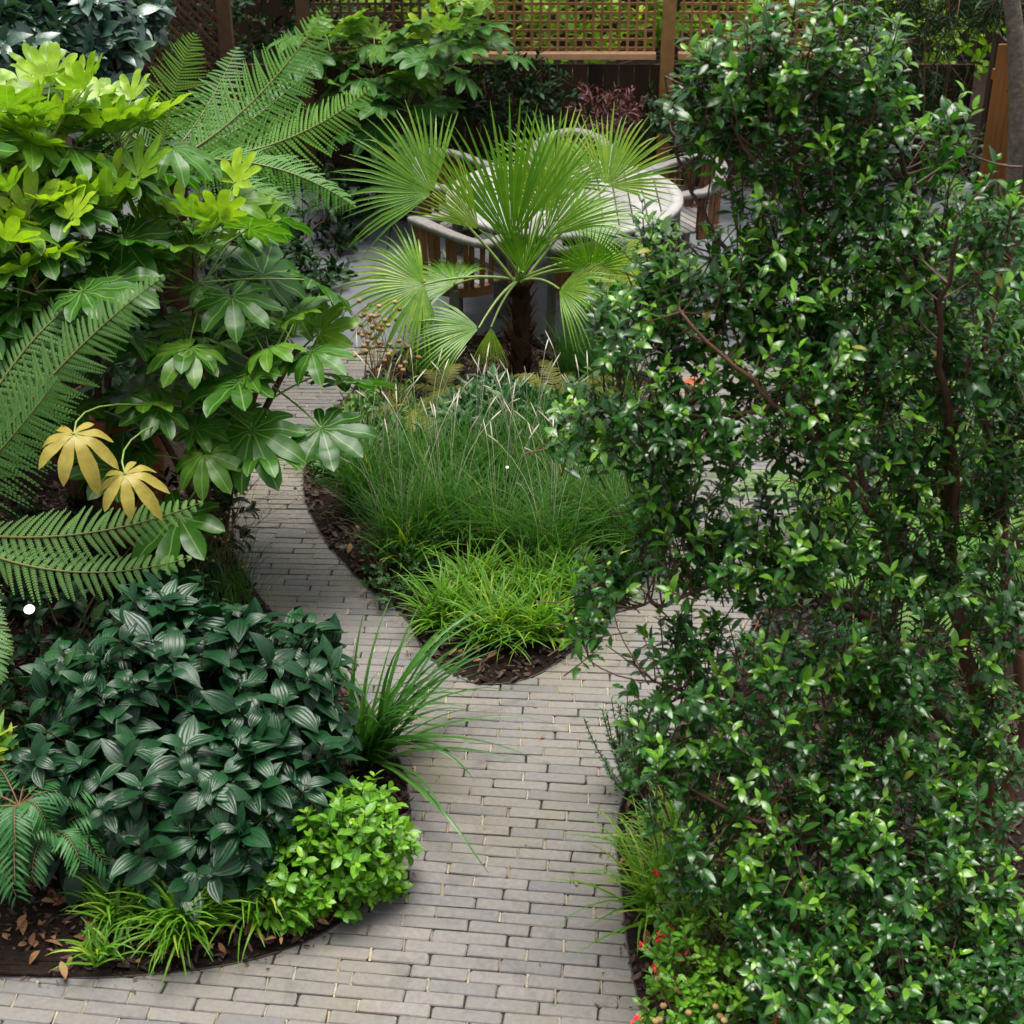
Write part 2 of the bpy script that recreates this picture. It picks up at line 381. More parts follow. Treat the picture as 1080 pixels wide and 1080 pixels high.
MYRT = [leaf(.205, 5, c, f_, .5) for c, f_ in ((.25, .3), (.5, .2), (.1, .35), (.7, .25))]
LEAF = [leaf(.21, 5, c, f_) for c, f_ in ((.25, .3), (.5, .2), (.1, .35), (.7, .25))]
OVAL = [leaf(.25, 5, c, f_, .6) for c, f_ in ((.15, .25), (.35, .2), (-.1, .3))]
NARROW = [leaf(.075, 5, c, .25, .35) for c in (.3, .6, .1)]
LANCE = [leaf(.11, 5, c, .25, .35) for c in (.3, .6, .1)]
VIB = [leaf(.25, 6, c, f_, .42, 7, -.16) for c, f_ in ((.35, .12), (.6, .10), (.85, .1), (.2, .2))]
PAL = [palmate(9, 140, .14, seed=1), palmate(8, 135, .26, seed=2), palmate(9, 145, .42, seed=3), palmate(8, 132, .20, fold=.35, seed=4)]
PALNEW = [palmate(7, 115, -.05, .16, .13, .35, .45, seed=5), palmate(7, 110, .05, .17, .13, .3, .3, seed=6)]

def choose(mb, tps, M_, pos, sc, t, a):
    k = rng.integers(0, len(tps), len(pos))
    sc = np.broadcast_to(sc, (len(pos),)); t = np.broadcast_to(t, (len(pos),)); a = np.broadcast_to(a, (len(pos),))
    for i, tp in enumerate(tps):
        q = k == i
        if q.any(): mb.inst(tp, M_[q], pos[q], sc[q], t[q], a[q])

# ------------------------------------------------------------------ plant builders (world coordinates, root empty at the base)
UP = np.array((0, 0, 1.))
def curve3(a, b, c, n=8):
    s = np.linspace(0, 1, n)[:, None]
    return (1 - s) ** 2 * a + 2 * s * (1 - s) * b + s ** 2 * c
def lobes_points(lobes, per_vol, shell=.35):
    P, O = [], []
    for c, r in lobes:
        c, r = np.array(c, float), np.array(r, float); n = max(3, int(per_vol * (r[0] * r[1] * r[2]) ** (2 / 3)))
        d = rdir(n); rr = rng.uniform(shell, 1., n) ** .5
        P.append(c + d * r * rr[:, None] * rng.uniform(.85, 1.08, (n, 1))); O.append(nrm(d / r))
    return np.concatenate(P), np.concatenate(O)
def twigs(mb, P, O, tps, length, pairs, leafl, new=.25, up=.5, spread=.9, whorl=False, stem=None, jit=.45, newleaf=1., zmin=.02):
    """each point of P ends a short twig; leaves sit on it in pairs, youngest at the tip"""
    n = len(P); d = nrm(O * .7 + UP * up + rdir(n) * jit)
    isnew = rng.uniform(size=n) < new
    ref = nrm(np.cross(d, rdir(n))); ref2 = np.cross(d, ref)
    L = length * rng.uniform(.7, 1.3, n)
    for k in range(pairs):
        s = (k + .6) / pairs
        pos = P + d * (L * (s - 1))[:, None]
        for sg in (0, 1) if not whorl else (0, 1, 2):
            an = k * 1.571 + sg * (math.pi if not whorl else 2.094) + rng.uniform(-.35, .35, n)
            side = ref * np.cos(an)[:, None] + ref2 * np.sin(an)[:, None]
            el = (spread * (1.15 - .55 * s)) * rng.uniform(.7, 1.25, n)
            ld = nrm(d * np.cos(el)[:, None] + side * np.sin(el)[:, None] - UP * .10 + rdir(n) * .15)
            un = nrm(d + UP * .7 + rdir(n) * .25)
            keep = (rng.uniform(size=n) < .93) & (pos[:, 2] > zmin)
            sc = leafl * rng.uniform(.5, 1.25, n) * (1 - .3 * (s > .85))
            age = np.where(isnew, np.clip((s - .45) * 2.2, 0, 1) * newleaf, 0.) * rng.uniform(.5, 1, n)
            choose(mb, tps, frames(ld, un)[keep], pos[keep], sc[keep], rng.beta(1.3, 1.9, n)[keep], age[keep])
    if stem is not None:
        for i in range(n):
            stem.tube(np.array([P[i] - d[i] * L[i] * 1.35, P[i] - d[i] * L[i] * .6, P[i]]), [.0028, .0022, .0012], 4, rng.uniform())

def rooted(name, label, cat, base, group=None):
    return thing(name, label, cat, tuple(base), 0., group)
def fin(mb, name, mat, root, smooth=True):
    o = mb.build(name, mat, None, smooth, loc=tuple(root.location)); o.location = (0, 0, 0); o.parent = root
    return o

def shrub(name, label, cat, base, lobes, dens, tps, leafl, mat, pairs=4, length=.10, new=.25, up=.5, spread=.9, stemmat='stem', nstem=7, srad=.008, whorl=False, group=None, jit=.45, shell=.35):
    root = rooted(name, label, cat, base, group)
    P, O = lobes_points(lobes, dens, shell); k = P[:, 2] > .03; P, O = P[k], O[k]
    fb, sb = MB(), MB()
    twigs(fb, P, O, tps, length, pairs, leafl, new, up, spread, whorl, sb, jit)
    b = np.array(base, float)
    for i in rng.choice(len(P), min(nstem, len(P)), replace=False):
        m = (b + P[i]) / 2 + np.array((rnd(), rnd(), .4)) * .08
        sb.tube(curve3(b + np.array((rnd() * .04, rnd() * .04, -.02)), m, P[i], 8), np.linspace(srad, srad * .3, 8), 5, rng.uniform())
    fin(fb, 'foliage', M[mat], root); fin(sb, 'stems', M[stemmat], root)
    return root

def frond_mesh(mb, st_, base, mid, tip, lp, n=30, m=11, up=UP, droop=.15, t=.5, a=0., lobe=.64, ang=.44, stalk=.16, tw=0.):
    rng.normal(); s = np.linspace(0, 1, 24)[:, None]; base, mid, tip = (np.array(q, float) for q in (base, mid, tip))
    curve = (1 - s) ** 2 * base + 2 * s * (1 - s) * mid + s ** 2 * tip
    Ltot = np.linalg.norm(np.diff(curve, axis=0), axis=1).sum()
    st_.tube(curve, np.linspace(.007, .0012, 24) * min(1.3, Ltot), 5, .5)
    q = np.linspace(stalk, .995, n); q2 = q[:, None]
    P = (1 - q2) ** 2 * base + 2 * q2 * (1 - q2) * mid + q2 ** 2 * tip
    T = nrm(2 * (1 - q2) * (mid - base) + 2 * q2 * (tip - mid))
    Sd = nrm(np.cross(T, up)); N = np.cross(Sd, T)
    rel = (q - stalk) / (1 - stalk)
    ln = lp * np.minimum(1, (rel + .06) / .32) ** .55 * (1 - rel) ** .62 * 1.12 + lp * .02
    w = Ltot * (1 - stalk) / n * .55
    j = (np.arange(m) + .4) / m
    for sg in (-1, 1):
        an = ang + rng.normal(0, .06, n); lnj = ln * rng.uniform(.84, 1.06, n); dj = rng.uniform(.4, 2.0, n)
        D = nrm(Sd * (sg * np.cos(an))[:, None] + T * np.sin(an)[:, None] - N * (droop * rng.uniform(.4, 1.7, n))[:, None])
        B = nrm(T - D * np.sum(T * D, 1, keepdims=True)); NN = np.cross(D, B) * sg * -1
        pos = P[:, None] + D[:, None] * (lnj[:, None] * j[None])[..., None] - UP * (droop * .9 * (dj * lnj)[:, None] * j[None] ** 2)[..., None] + T[:, None] * (.12 * lnj[:, None] * j[None] ** 2)[..., None]
        hw = w * lobe * np.sqrt(np.clip(1 - j ** 1.6, .02, 1))           # pinnule length, tapering to the pinna tip
        step = lnj / m
        for s2 in (-1, 1):
            root_a = pos - D[:, None] * (step * .52)[:, None, None]; root_b = pos + D[:, None] * (step * .52)[:, None, None]
            tipc = pos + (B[:, None] * s2 + D[:, None] * .45 + N[:, None] * -.12) * hw[None, :, None]
            ta = tipc - D[:, None] * (step * .30)[:, None, None]; tb = tipc + D[:, None] * (step * .30)[:, None, None]
            v = np.stack([root_a, root_b, tb, ta], 2)
            k = n * m; mb.add(v.reshape(-1, 3), np.arange(k * 4).reshape(k, 4), np.tile(np.array([(.5, 0), (.5, .2), (.7, 1), (.3, 1)]), (k, 1)),
                              np.repeat(np.clip(t + rng.normal(0, .16, n), 0, 1), m * 4), np.repeat(np.clip(a + (q > .8) * .25 * a + 0 * q, 0, 1), m * 4))
def fern(name, label, cat, base, fronds, mat, group=None, stalkmat='tawny', trunk=None):
    """fronds: list of (mid, tip, pinna length, n, m, kw) from the base; each frond is a part, its stalk a sub-part"""
    root = rooted(name, label, cat, base, group)
    top = np.array(base, float)
    if trunk:
        h, r = trunk; tb = MB(); z = np.linspace(-.03, h, 14)
        tb.tube(np.stack([top[0] + 0 * z + .02 * np.sin(z * 5), top[1] + 0 * z, top[2] + z], 1), r * (1 + .12 * rng.uniform(-1, 1, 14)), 12)
        fin(tb, 'trunk', M['fibre'], root); top = top + UP * h
    for mid, tip, lp, n, m, kw in fronds:
        fb, sb = MB(), MB(); b0 = top + np.array((rnd() * .03, rnd() * .03, 0))
        frond_mesh(fb, sb, b0, mid, tip, lp, n, m, **kw)
        fo = fin(fb, 'frond', M[mat], root); so_ = fin(sb, 'stalk', M[stalkmat], root); so_.parent = fo
    return root
def rosette_fern(name, label, base, L, nf, mat, lp=.09, group=None, n=24, m=8, rise=.55, z0=0., seed=None):
    b = np.array(base, float); fr = []
    for i in range(nf):
        a = i * 2.4 + rnd() * .4; l = L * rng.uniform(.75, 1.15); d = np.array((math.cos(a), math.sin(a), 0)); rs = rise * rng.uniform(.6, 1.3)
        mid = b + d * l * .45 + UP * l * rs; tip = b + d * l + UP * l * (rs * .55 - .12)
        fr.append((mid, tip, lp * rng.uniform(.85, 1.1), n, m, dict(t=rng.uniform(.2, .8), a=rng.uniform(0, .35), droop=.12)))
    return fern(name, label, 'fern', base, fr, mat, group)

def grass_mesh(mb, c, n, L, w, rad=.05, lean=.9, droop=.8, new=0., n_seg=7, az=None, tmul=1., fold=.3, aspread=math.pi, wtaper=.9):
    a = rng.uniform(-1, 1, n) * aspread + (0 if az is None else az); ln = L * rng.uniform(.5, 1.12, n)
    le = lean * rng.uniform(.1, 1.1, n); dr = droop * rng.uniform(.5, 1.5, n)
    s = np.linspace(0, 1, n_seg)
    ang = le[:, None] + dr[:, None] * s[None] ** 1.5 * 1.3                  # angle from vertical
    hz = np.cumsum(np.sin(ang), 1) / n_seg; vz = np.cumsum(np.cos(ang), 1) / n_seg
    hz = np.concatenate([np.zeros((n, 1)), hz[:, :-1]], 1) * ln[:, None]; vz = np.concatenate([np.zeros((n, 1)), vz[:, :-1]], 1) * ln[:, None]
    tw = rng.normal(0, .12, n)
    aa = a[:, None] + tw[:, None] * s[None]
    rr = rad * np.sqrt(rng.uniform(size=n)); a0 = rng.uniform(0, 6.283, n)
    base = np.array(c, float) + np.stack([rr * np.cos(a0), rr * np.sin(a0), np.zeros(n)], 1)
    P = base[:, None] + np.stack([hz * np.cos(aa), hz * np.sin(aa), vz], -1)
    P[..., 2] = np.maximum(P[..., 2], c[2] + .006)
    side = np.stack([-np.sin(aa), np.cos(aa), np.zeros_like(aa)], -1)
    rl = rng.normal(0, .5, n)
    side = nrm(side + UP * rl[:, None, None] * .6)
    Wd = (w / 2) * (1 - s[None] ** 2.2 * wtaper - .02) * rng.uniform(.7, 1.2, n)[:, None]
    mb.ribbons(P, Wd, side, fold, rng.beta(2, 2, n) * tmul, np.where(rng.uniform(size=n) < new, rng.uniform(.4, 1, n), 0.))
    return P
def clump(name, label, base, n, L, w, mat, rad=.05, lean=.9, droop=.8, new=0., group=None, cat='grass', az=None, aspread=math.pi, spikes=0, spike_l=.08, dead=0):
    root = rooted(name, label, cat, base, group); mb = MB()
    grass_mesh(mb, np.array(base), n, L, w, rad, lean, droop, new, az=az, aspread=aspread)
    fin(mb, 'blades', M[mat], root)
    if spikes:
        hb = MB()
        for i in range(spikes):
            a = rnd() * math.pi; d = np.array((math.cos(a), math.sin(a), 0)); l = L * rng.uniform(.95, 1.25); b0 = np.array(base) + d * rad * rng.uniform()
            e = b0 + d * l * rng.uniform(.08, .35) + UP * l * rng.uniform(.85, 1.)
            p = curve3(b0, b0 + UP * l * .6 + d * .03, e, 7); hb.tube(p, .0012, 3, .4)
            hd = nrm(p[-1] - p[-2]); q = np.stack([p[-1] + hd * x for x in np.linspace(0, spike_l * rng.uniform(.7, 1.3), 5)]); q[:, :2] += d[:2] * (np.linspace(0, .02, 5)[:, None])
            hb.tube(q, np.array((.0015, .0034, .0036, .003, .001)), 5, rng.uniform())
        stuff_o = fin(hb, 'seed_heads', M['cream'], root)
    return root

def fatsia(name, label, base, stems, group=None, mat='fatsia', leafr=.2, stemmat='stem'):
    """stems: list of (top point, number of leaves, spread radius, number of fresh leaves)"""
    root = rooted(name, label, 'shrub', base, group); fb, sb, pb = MB(), MB(), MB()
    b = np.array(base, float)
    for top, nl, pr, nn in stems:
        top = np.array(top, float)
        sb.tube(curve3(b + np.array((rnd() * .06, rnd() * .06, 0)), (b + top) / 2 + np.array((rnd() * .06, rnd() * .06, .1)), top, 10), np.linspace(.022, .013, 10), 8)
        for i in range(nl):
            q = i / nl; a = i * 2.39996 + rnd() * .3
            h = np.array((math.cos(a), math.sin(a), 0))
            el = .95 - 1.15 * q + rnd() * .18                       # petiole elevation: young up, old down
            l = pr * (.6 + .5 * q) * rng.uniform(.7, 1.3)
            o = top - UP * (.03 + .55 * q * pr * rng.uniform(.6, 1.3))
            pe = o + h * l * math.cos(el) + UP * l * math.sin(el)
            pm = o + h * l * .5 * math.cos(el) + UP * (l * .5 * math.sin(el) + .05 * l)
            pb.tube(curve3(o, pm, pe, 7), np.linspace(.0055, .0038, 7), 5, rng.uniform())
            ld = nrm(h * 1. + UP * (.30 - .60 * q) + np.array((rnd(), rnd(), rnd())) * .5)
            un = nrm(UP * 1.1 + h * .35 + np.array((rnd(), rnd(), 0)) * .65)
            r = leafr * (.8 + .35 * q) * rng.uniform(.75, 1.2)
            choose(fb, PAL, frames(ld[None], un[None]), pe[None], np.array([r]), np.array([np.clip(.75 - .6 * q + rnd() * .2, 0, 1)]), np.array([max(0, .22 - .5 * q)]))
        for i in range(nn):
            a = i * 2.2 + rnd() * .6; h = np.array((math.cos(a), math.sin(a), 0)); l = pr * rng.uniform(.35, 1.)
            pe = top + h * l * .75 + UP * l * rng.uniform(.2, 1.)
            pb.tube(curve3(top, (top + pe) / 2 + UP * .02, pe, 5), .0035, 5, .8)
            choose(fb, PALNEW, frames(nrm(h + UP * rng.uniform(.0, 1.1) + rdir(1)[0] * .3)[None], nrm(UP - h * rng.uniform(-.3, .9) + rdir(1)[0] * .4)[None]), pe[None], np.array([leafr * rng.uniform(.6, .95)]), np.array([.9]), np.array([rng.uniform(.3, 1.)]))
    fin(fb, 'foliage', M[mat], root); fin(sb, 'stems', M[stemmat], root); fin(pb, 'leaf_stalks', M['greenstem'], root)
    return root

# ================================================================== GROUND, PATH, PATIO, BEDS
def smooth_curve(pts, closed=False, n=10):
    P = np.array(pts, float); k = len(P); o = []
    for i in range(k if closed else k - 1):
        p0 = P[(i - 1) % k] if closed or i > 0 else 2 * P[0] - P[1]; p1 = P[i]; p2 = P[(i + 1) % k]
        p3 = P[(i + 2) % k] if closed or i + 2 < k else 2 * P[-1] - P[-2]
        for t in np.linspace(0, 1, n, endpoint=False):
            o.append(.5 * (2 * p1 + (p2 - p0) * t + (2 * p0 - 5 * p1 + 4 * p2 - p3) * t * t + (3 * p1 - p0 - 3 * p2 + p3) * t ** 3))
    if not closed: o.append(P[-1])
    return np.array(o)
def inside(poly, P):
    x, y = P[:, 0], P[:, 1]; r = np.zeros(len(P), bool); n = len(poly)
    for i in range(n):
        a, b = poly[i], poly[(i + 1) % n]
        c = ((a[1] > y) != (b[1] > y)) & (x < (b[0] - a[0]) * (y - a[1]) / (b[1] - a[1] + 1e-12) + a[0]); r ^= c
    return r
g = MB(); g.add([(-40, -20, -.06), (40, -20, -.06), (40, 70, -.06), (-40, 70, -.06)], [(0, 1, 2, 3)])
structure(g.build('ground', M['soil']))

isl = smooth_curve([G(*p)[:2] for p in ((320, 515), (326, 540), (348, 578), (386, 618), (424, 648), (450, 690), (486, 716), (522, 722), (566, 712), (604, 686), (640, 656), (682, 612), (708, 560), (718, 500), (706, 440), (680, 396), (640, 372), (580, 358), (500, 352), (440, 362), (395, 388), (360, 424), (334, 462), (322, 492))], True)
lft = smooth_curve([G(*p)[:2] for p in ((-260, 985), (-120, 1005), (0, 1023), (70, 1031), (150, 1029), (250, 1016), (330, 990), (388, 950), (420, 910), (432, 868), (426, 815), (400, 760), (350, 700), (296, 655), (262, 610), (236, 550), (226, 490), (240, 430), (270, 395), (285, 372), (240, 345), (150, 335))])
rgt = smooth_curve([G(*p)[:2] for p in ((712, 1200), (692, 1130), (676, 1070), (662, 1000), (654, 930), (650, 880), (662, 830), (700, 785), (740, 735), (775, 690), (810, 630), (838, 570), (852, 500), (856, 430), (850, 380), (870, 330), (930, 300))])
lft_poly = np.vstack([lft, [(-6, lft[-1][1]), (-6, lft[0][1])]]); rgt_poly = np.vstack([rgt, [(6, rgt[-1][1]), (6, rgt[0][1])]])
BEDS = (isl, lft_poly, rgt_poly)

# brick path: every brick is a little tumbled block, laid in gently turning courses
BL, BP = .230, .0555
def alpha(v): return R(np.interp(v, (3.2, 4.6, 6.6, 9.5), (7.2, 6.3, 2.2, 2.6)))
def course(u, v): return np.array((u, v - math.tan(alpha(v)) * (u - .0)))
pb, sb_ = MB(), MB()
def brick(cx, cy, rz, L, Wd, h, t):
    j = lambda: rng.normal(0, .0016)
    x, y, c = L / 2, Wd / 2, rng.uniform(.003, .009)
    ring = [(-x + c, -y), (x - c, -y), (x, -y + c), (x, y - c), (x - c, y), (-x + c, y), (-x, y - c), (-x, -y + c)]
    e = .0032
    top = [(a * (1 - e / x) + j(), b * (1 - e / y) + j() * .6) for a, b in ring]
    tl = rng.normal(0, .006); tw = rng.normal(0, .004)
    v = [(a, b, -.03) for a, b in ring] + [(a + j(), b + j() * .6, h - .004 + a * tl + b * tw) for a, b in ring] + [(a, b, h + a * tl + b * tw) for a, b in top]
    f = [(16, 17, 22, 23)[::1], (17, 18, 21, 22), (18, 19, 20, 21)]
    for k in range(2):
        for q in range(8): f.append((k * 8 + q, k * 8 + (q + 1) % 8, k * 8 + 8 + (q + 1) % 8, k * 8 + 8 + q))
    v = np.array(v); cs, sn = math.cos(rz), math.sin(rz)
    v = np.stack([v[:, 0] * cs - v[:, 1] * sn + cx, v[:, 0] * sn + v[:, 1] * cs + cy, v[:, 2]], 1)
    pb.add(v, f, t=t)
def inset_inside(pts, d=.14):
    r = np.zeros(len(pts), bool)
    for B in BEDS:
        q = np.ones(len(pts), bool)
        for dx, dy in ((d, 0), (-d, 0), (0, d), (0, -d)): q &= inside(B, pts + np.array((dx, dy)))
        r |= q
    return r
v, iv = 2.9, -1
while v < 9.36:
    BP = float(np.interp(v, (3.2, 4.0, 5.0, 6.4, 9.0), (.0605, .0600, .0570, .0500, .0475))); v += BP; iv += 1
    off = (iv * .5 + rng.uniform(-.12, .12) + (iv // 7) * .13) % 1
    us = np.arange(-16, 15)
    jit = rng.normal(0, .012, len(us) + 1)
    for k, iu in enumerate(us):
        u0 = (iu + off) * BL + jit[k]; u1 = (iu + 1 + off) * BL + jit[k + 1]; u = (u0 + u1) / 2
        p = course(u, v)
        if p[1] > 9.42 or p[0] < -3.4 or p[0] > 2.6 or abs(p[0]) > .36 * (p[1] + 2.4): continue
        if inset_inside(p[None])[0]: continue
        rz = -alpha(v) + rng.normal(0, .006)
        t = np.clip(.52 + rng.normal(0, .2) + .12 * math.sin(v * 2.1 + u), 0, 1)
        brick(p[0], p[1], rz, u1 - u0 - .0045, BP - .0028, rng.normal(0, .0014), t)
        if rng.uniform() < .62:                                      # sand swept into the end joint
            q = course(u1, v); zz = rng.uniform(-.006, -.0012); hw, hh = rng.uniform(.0025, .0052), BP * rng.uniform(.42, .56)
            sb_.add([(q[0] - hw + rng.normal(0, .0015), q[1] - hh, zz), (q[0] + hw + rng.normal(0, .0015), q[1] - hh, zz), (q[0] + hw + rng.normal(0, .0015), q[1] + hh, zz), (q[0] - hw + rng.normal(0, .0015), q[1] + hh, zz)], [(0, 1, 2, 3)], t=rng.uniform(.1, 1))
structure(pb.build('path', M['brick'], smooth=False))
structure(sb_.build('path_joint_sand', M['sand']))
d_ = MB(); d_.add([(-4.5, 2.4, -.012), (4.5, 2.4, -.012), (4.5, 9.6, -.012), (-4.5, 9.6, -.012)], [(0, 1, 2, 3)])
structure(d_.build('path_base', M['dirt']))

# patio of blue-grey slabs behind
sl = MB(); y = 9.42; row = 0
while y < 12.4:
    dpt = (.58, .42, .72)[row % 3]; x = -3.5 + (row % 2) * .35
    while x < 3.6:
        wd = random.choice((.62, .88, .74)); 
        sl.box((x + wd / 2, y + dpt / 2, -.045 + rng.normal(0, .001)), (wd - .006, dpt - .006, .1), t=rng.uniform(), bev=.004); x += wd
    y += dpt; row += 1
structure(sl.build('patio', M['slab'], smooth=False))

# beds: mounded soil, thin steel edging, bark mulch
def mound(name, outer, inner_fn, h=.05, rows=9):
    n = len(outer); mb = MB(); V = []
    for k in range(rows):
        s = k / (rows - 1)
        P = outer * (1 - s) + inner_fn(outer, s) * s if True else 0
        z = .002 + h * (1 - (1 - s) ** 3) + (rng.normal(0, .008, n) if 0 < k else np.zeros(n))
        V.append(np.column_stack([P, z]))
    V = np.array(V); i = np.arange(rows - 1)[:, None] * n; j = np.arange(n - 1)[None]
    mb.add(V, np.stack([i + j, i + j + 1, i + n + j + 1, i + n + j], -1))
    return structure(mb.build(name, M['soil']))
ic = isl.mean(0); islc = np.vstack([isl, isl[:1]])
mound('bed_soil', islc, lambda o, s: np.tile(ic, (len(o), 1)))
mound('bed_soil', lft[::-1], lambda o, s: np.column_stack([np.full(len(o), -4.2), o[:, 1]]), .06)
mound('bed_soil', rgt, lambda o, s: np.column_stack([np.full(len(o), 4.2), o[:, 1]]), .06)
def edging(curve, label, closed=False):
    mb = MB(); P = np.column_stack([curve, np.zeros(len(curve))])
    mb.sweep(P, [(-.003, -.03), (.003, -.03), (.003, .004), (-.003, .004)], closed=closed)
    return tag(mb.build('steel_edging', M['steel'], smooth=False), label, 'edging', 'steel bed edgings')
edging(isl, 'thin dark steel edging around the teardrop island bed with the palm', True)
edging(lft, 'thin dark steel edging curving in front of the dome shaped viburnum')
edging(rgt, 'thin dark steel edging beside the red flowered salvia')

def soil_pts(poly, bbox, n):
    P = np.column_stack([rng.uniform(bbox[0], bbox[1], n), rng.uniform(bbox[2], bbox[3], n)]); return P[inside(poly, P)]
chips = MB(); chip_t = []
for s_ in range(4):
    a = np.array([(-1, -.5), (.2, -.7), (1, -.35), (.8, .5), (-.1, .75), (-.9, .4)]) * rng.uniform(.75, 1.2, (6, 2))
    v = np.array([(x, y_ * .55, rng.normal(0, .08)) for x, y_ in a]); chip_t.append((v, np.array([(0, 1, 4, 5), (1, 2, 3, 4)]), np.zeros((6, 2))))
for poly, bb, n in ((isl, (-1.4, 1.2, 5.6, 9.6), 11000), (lft_poly, (-3, -.3, 3.9, 7.5), 11000), (rgt_poly, (.3, 2.4, 3.4, 7.), 6000)):
    P = soil_pts(poly, bb, n); k = len(P)
    pos = np.column_stack([P, .03 + rng.uniform(0, .035, k)])
    # settle towards the edge height
    cur = isl if poly is isl else (lft if poly is lft_poly else rgt)
    dist = np.min(np.linalg.norm(P[:, None] - cur[None, ::4], axis=2), 1); pos[:, 2] = .010 + np.minimum(dist / .35, 1) * .045 + rng.uniform(0, .016, k)
    choose(chips, chip_t, frames(nrm(np.column_stack([rnd(k), rnd(k), rnd(k) * .35])), nrm(UP + rdir(k) * .55)), pos, rng.uniform(.007, .027, k), rng.beta(1.3, 2.2, k), 0.)
for cur in (isl, lft, rgt):                                          # chips kicked out onto the paving
    ii = rng.integers(0, len(cur), 260); P = cur[ii] + rng.normal(0, .045, (260, 2)); k = 260
    choose(chips, chip_t, frames(nrm(np.column_stack([rnd(k), rnd(k), rnd(k) * .2])), nrm(UP + rdir(k) * .3)), np.column_stack([P, rng.uniform(.009, .014, k)]), rng.uniform(.003, .010, k), rng.beta(1.3, 2.2, k), 0.)
stuff(chips.build('bark_mulch', M['chip'], smooth=False))
lit = MB()
pth = np.column_stack([rng.uniform(-1.5, .9, 34), rng.uniform(3.7, 8.8, 34)])
lit.inst(LEAF[0], frames(nrm(np.column_stack([rnd(34), rnd(34), rnd(34) * .05])), nrm(UP + rdir(34) * .15)), np.column_stack([pth, np.full(34, .008)]), rng.uniform(.012, .03, 34), rng.uniform(0, 1, 34))
P = np.vstack([soil_pts(lft_poly, (-2.1, -.4, 3.9, 4.9), 520), soil_pts(isl, (-1.3, .6, 5.7, 7.2), 60), soil_pts(rgt_poly, (.4, 1.2, 3.4, 5.), 40)])
k = len(P); choose(lit, LEAF, frames(nrm(np.column_stack([rnd(k), rnd(k), rnd(k) * .2])), nrm(UP + rdir(k) * .5)), np.column_stack([P, rng.uniform(.045, .07, k)]), rng.uniform(.03, .075, k), rng.uniform(0, 1, k), 0.)
stuff(lit.build('fallen_leaves', M['leaflitter']))

# ================================================================== FENCES AND WALLS
FY = 12.6
def board_fence(name, label, p, q, h, mat, bw=.12, rail=True, capmat=None):
    p, q = np.array(p, float), np.array(q, float); L = np.linalg.norm(q - p); d = (q - p) / L; rz = math.atan2(d[1], d[0])
    root = thing(name, label, 'fence', (*p, 0), 0.); mb = MB(); n = int(L / bw)
    for i in range(n):
        c = p + d * (i + .5) * L / n; nx = np.array((-d[1], d[0])) * .004 * (i % 2)
        mb.box((*(c + nx), h / 2 - .04), (L / n - .004, .02, h), rz, rng.uniform(), .003)
    fin(mb, 'boards', M[mat], root, False)
    for z in (.3, h - .25):
        r = MB(); r.bar((*(p + np.array((-d[1], d[0])) * .035), z), (*(q + np.array((-d[1], d[0])) * .035), z), .04, .07); fin(r, 'rail', M[mat], root, False)
    return root
board_fence('wooden_fence', 'low dark close board fence under the square trellis', (-3.5, FY), (3.6, FY), A(600, 58, FY)[2] - .03, 'fence')
board_fence('wooden_fence', 'dark boundary fence behind the glossy leaved creeper', (-3.6, 5.5), (-3.6, FY - .05), 2.0, 'fence')
board_fence('wooden_fence', 'dark side fence beyond the stacked brickwork', (3.7, FY - .05), (3.7, 6.), 1.3, 'fence')
def trellis(label, x0, x1, z0, z1, y, diag=False, wood='trellis', rail=True):
    root = thing('trellis_panel', label, 'trellis', ((x0 + x1) / 2, y, z0)); mb = MB(); p = .0672
    if not diag:
        for i in range(int((x1 - x0) / p) + 1): 
            x = x0 + (i + .35) * p
            if x < x1 - .01: mb.box((x, y - .009, (z0 + z1) / 2), (.021, .012, z1 - z0 - .07), 0, rng.uniform(), .002)
        k = 0
        while z0 + .05 + k * p < z1 - .03: mb.box(((x0 + x1) / 2, y + .006, z0 + .05 + k * p), (x1 - x0, .012, .021), 0, rng.uniform(), .002); k += 1
    else:
        for sg in (1, -1):
            for i in range(-14, 30):
                a = np.array((x0 + i * .07, y + .006 * sg, z0)); L = z1 - z0; b = a + np.array((sg * L * .9, 0, L))
                # clip to the frame
                ts = [(x0 - a[0]) / (b[0] - a[0]), (x1 - a[0]) / (b[0] - a[0])]; t0, t1 = max(0, min(ts)), min(1, max(ts))
                if t1 - t0 > .03: mb.bar(a + (b - a) * t0, a + (b - a) * t1, .010, .02, rng.uniform())
    fin(mb, 'lattice', M[wood], root, False)
    fr = MB()
    fr.box(((x0 + x1) / 2, y - .02, z0), (x1 - x0, .075, .05), 0, .6, .004)
    tr = MB(); tr.box(((x0 + x1) / 2, y - .02, z1), (x1 - x0, .05, .04), 0, .6, .004); fin(tr, 'top_rail', M['trellis'], root, False)
    fin(fr, 'bottom_rail', M['railwood' if rail else 'darkwood'], root, False); return root
zt = A(600, 58, FY)[2]
xa, xb = A(484, 40, FY)[0], A(692, 40, FY)[0]
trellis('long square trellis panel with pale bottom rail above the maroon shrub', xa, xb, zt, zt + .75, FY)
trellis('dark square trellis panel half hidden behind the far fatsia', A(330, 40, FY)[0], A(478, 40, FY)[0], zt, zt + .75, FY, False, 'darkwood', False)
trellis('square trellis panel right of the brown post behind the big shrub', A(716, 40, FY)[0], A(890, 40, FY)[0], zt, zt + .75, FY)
trellis('dark diagonal lattice panel between creeper and tree fern', A(150, 30, FY)[0], A(232, 30, FY)[0], A(200, 90, FY)[2], zt + .75, FY, True, 'darkwood', False)
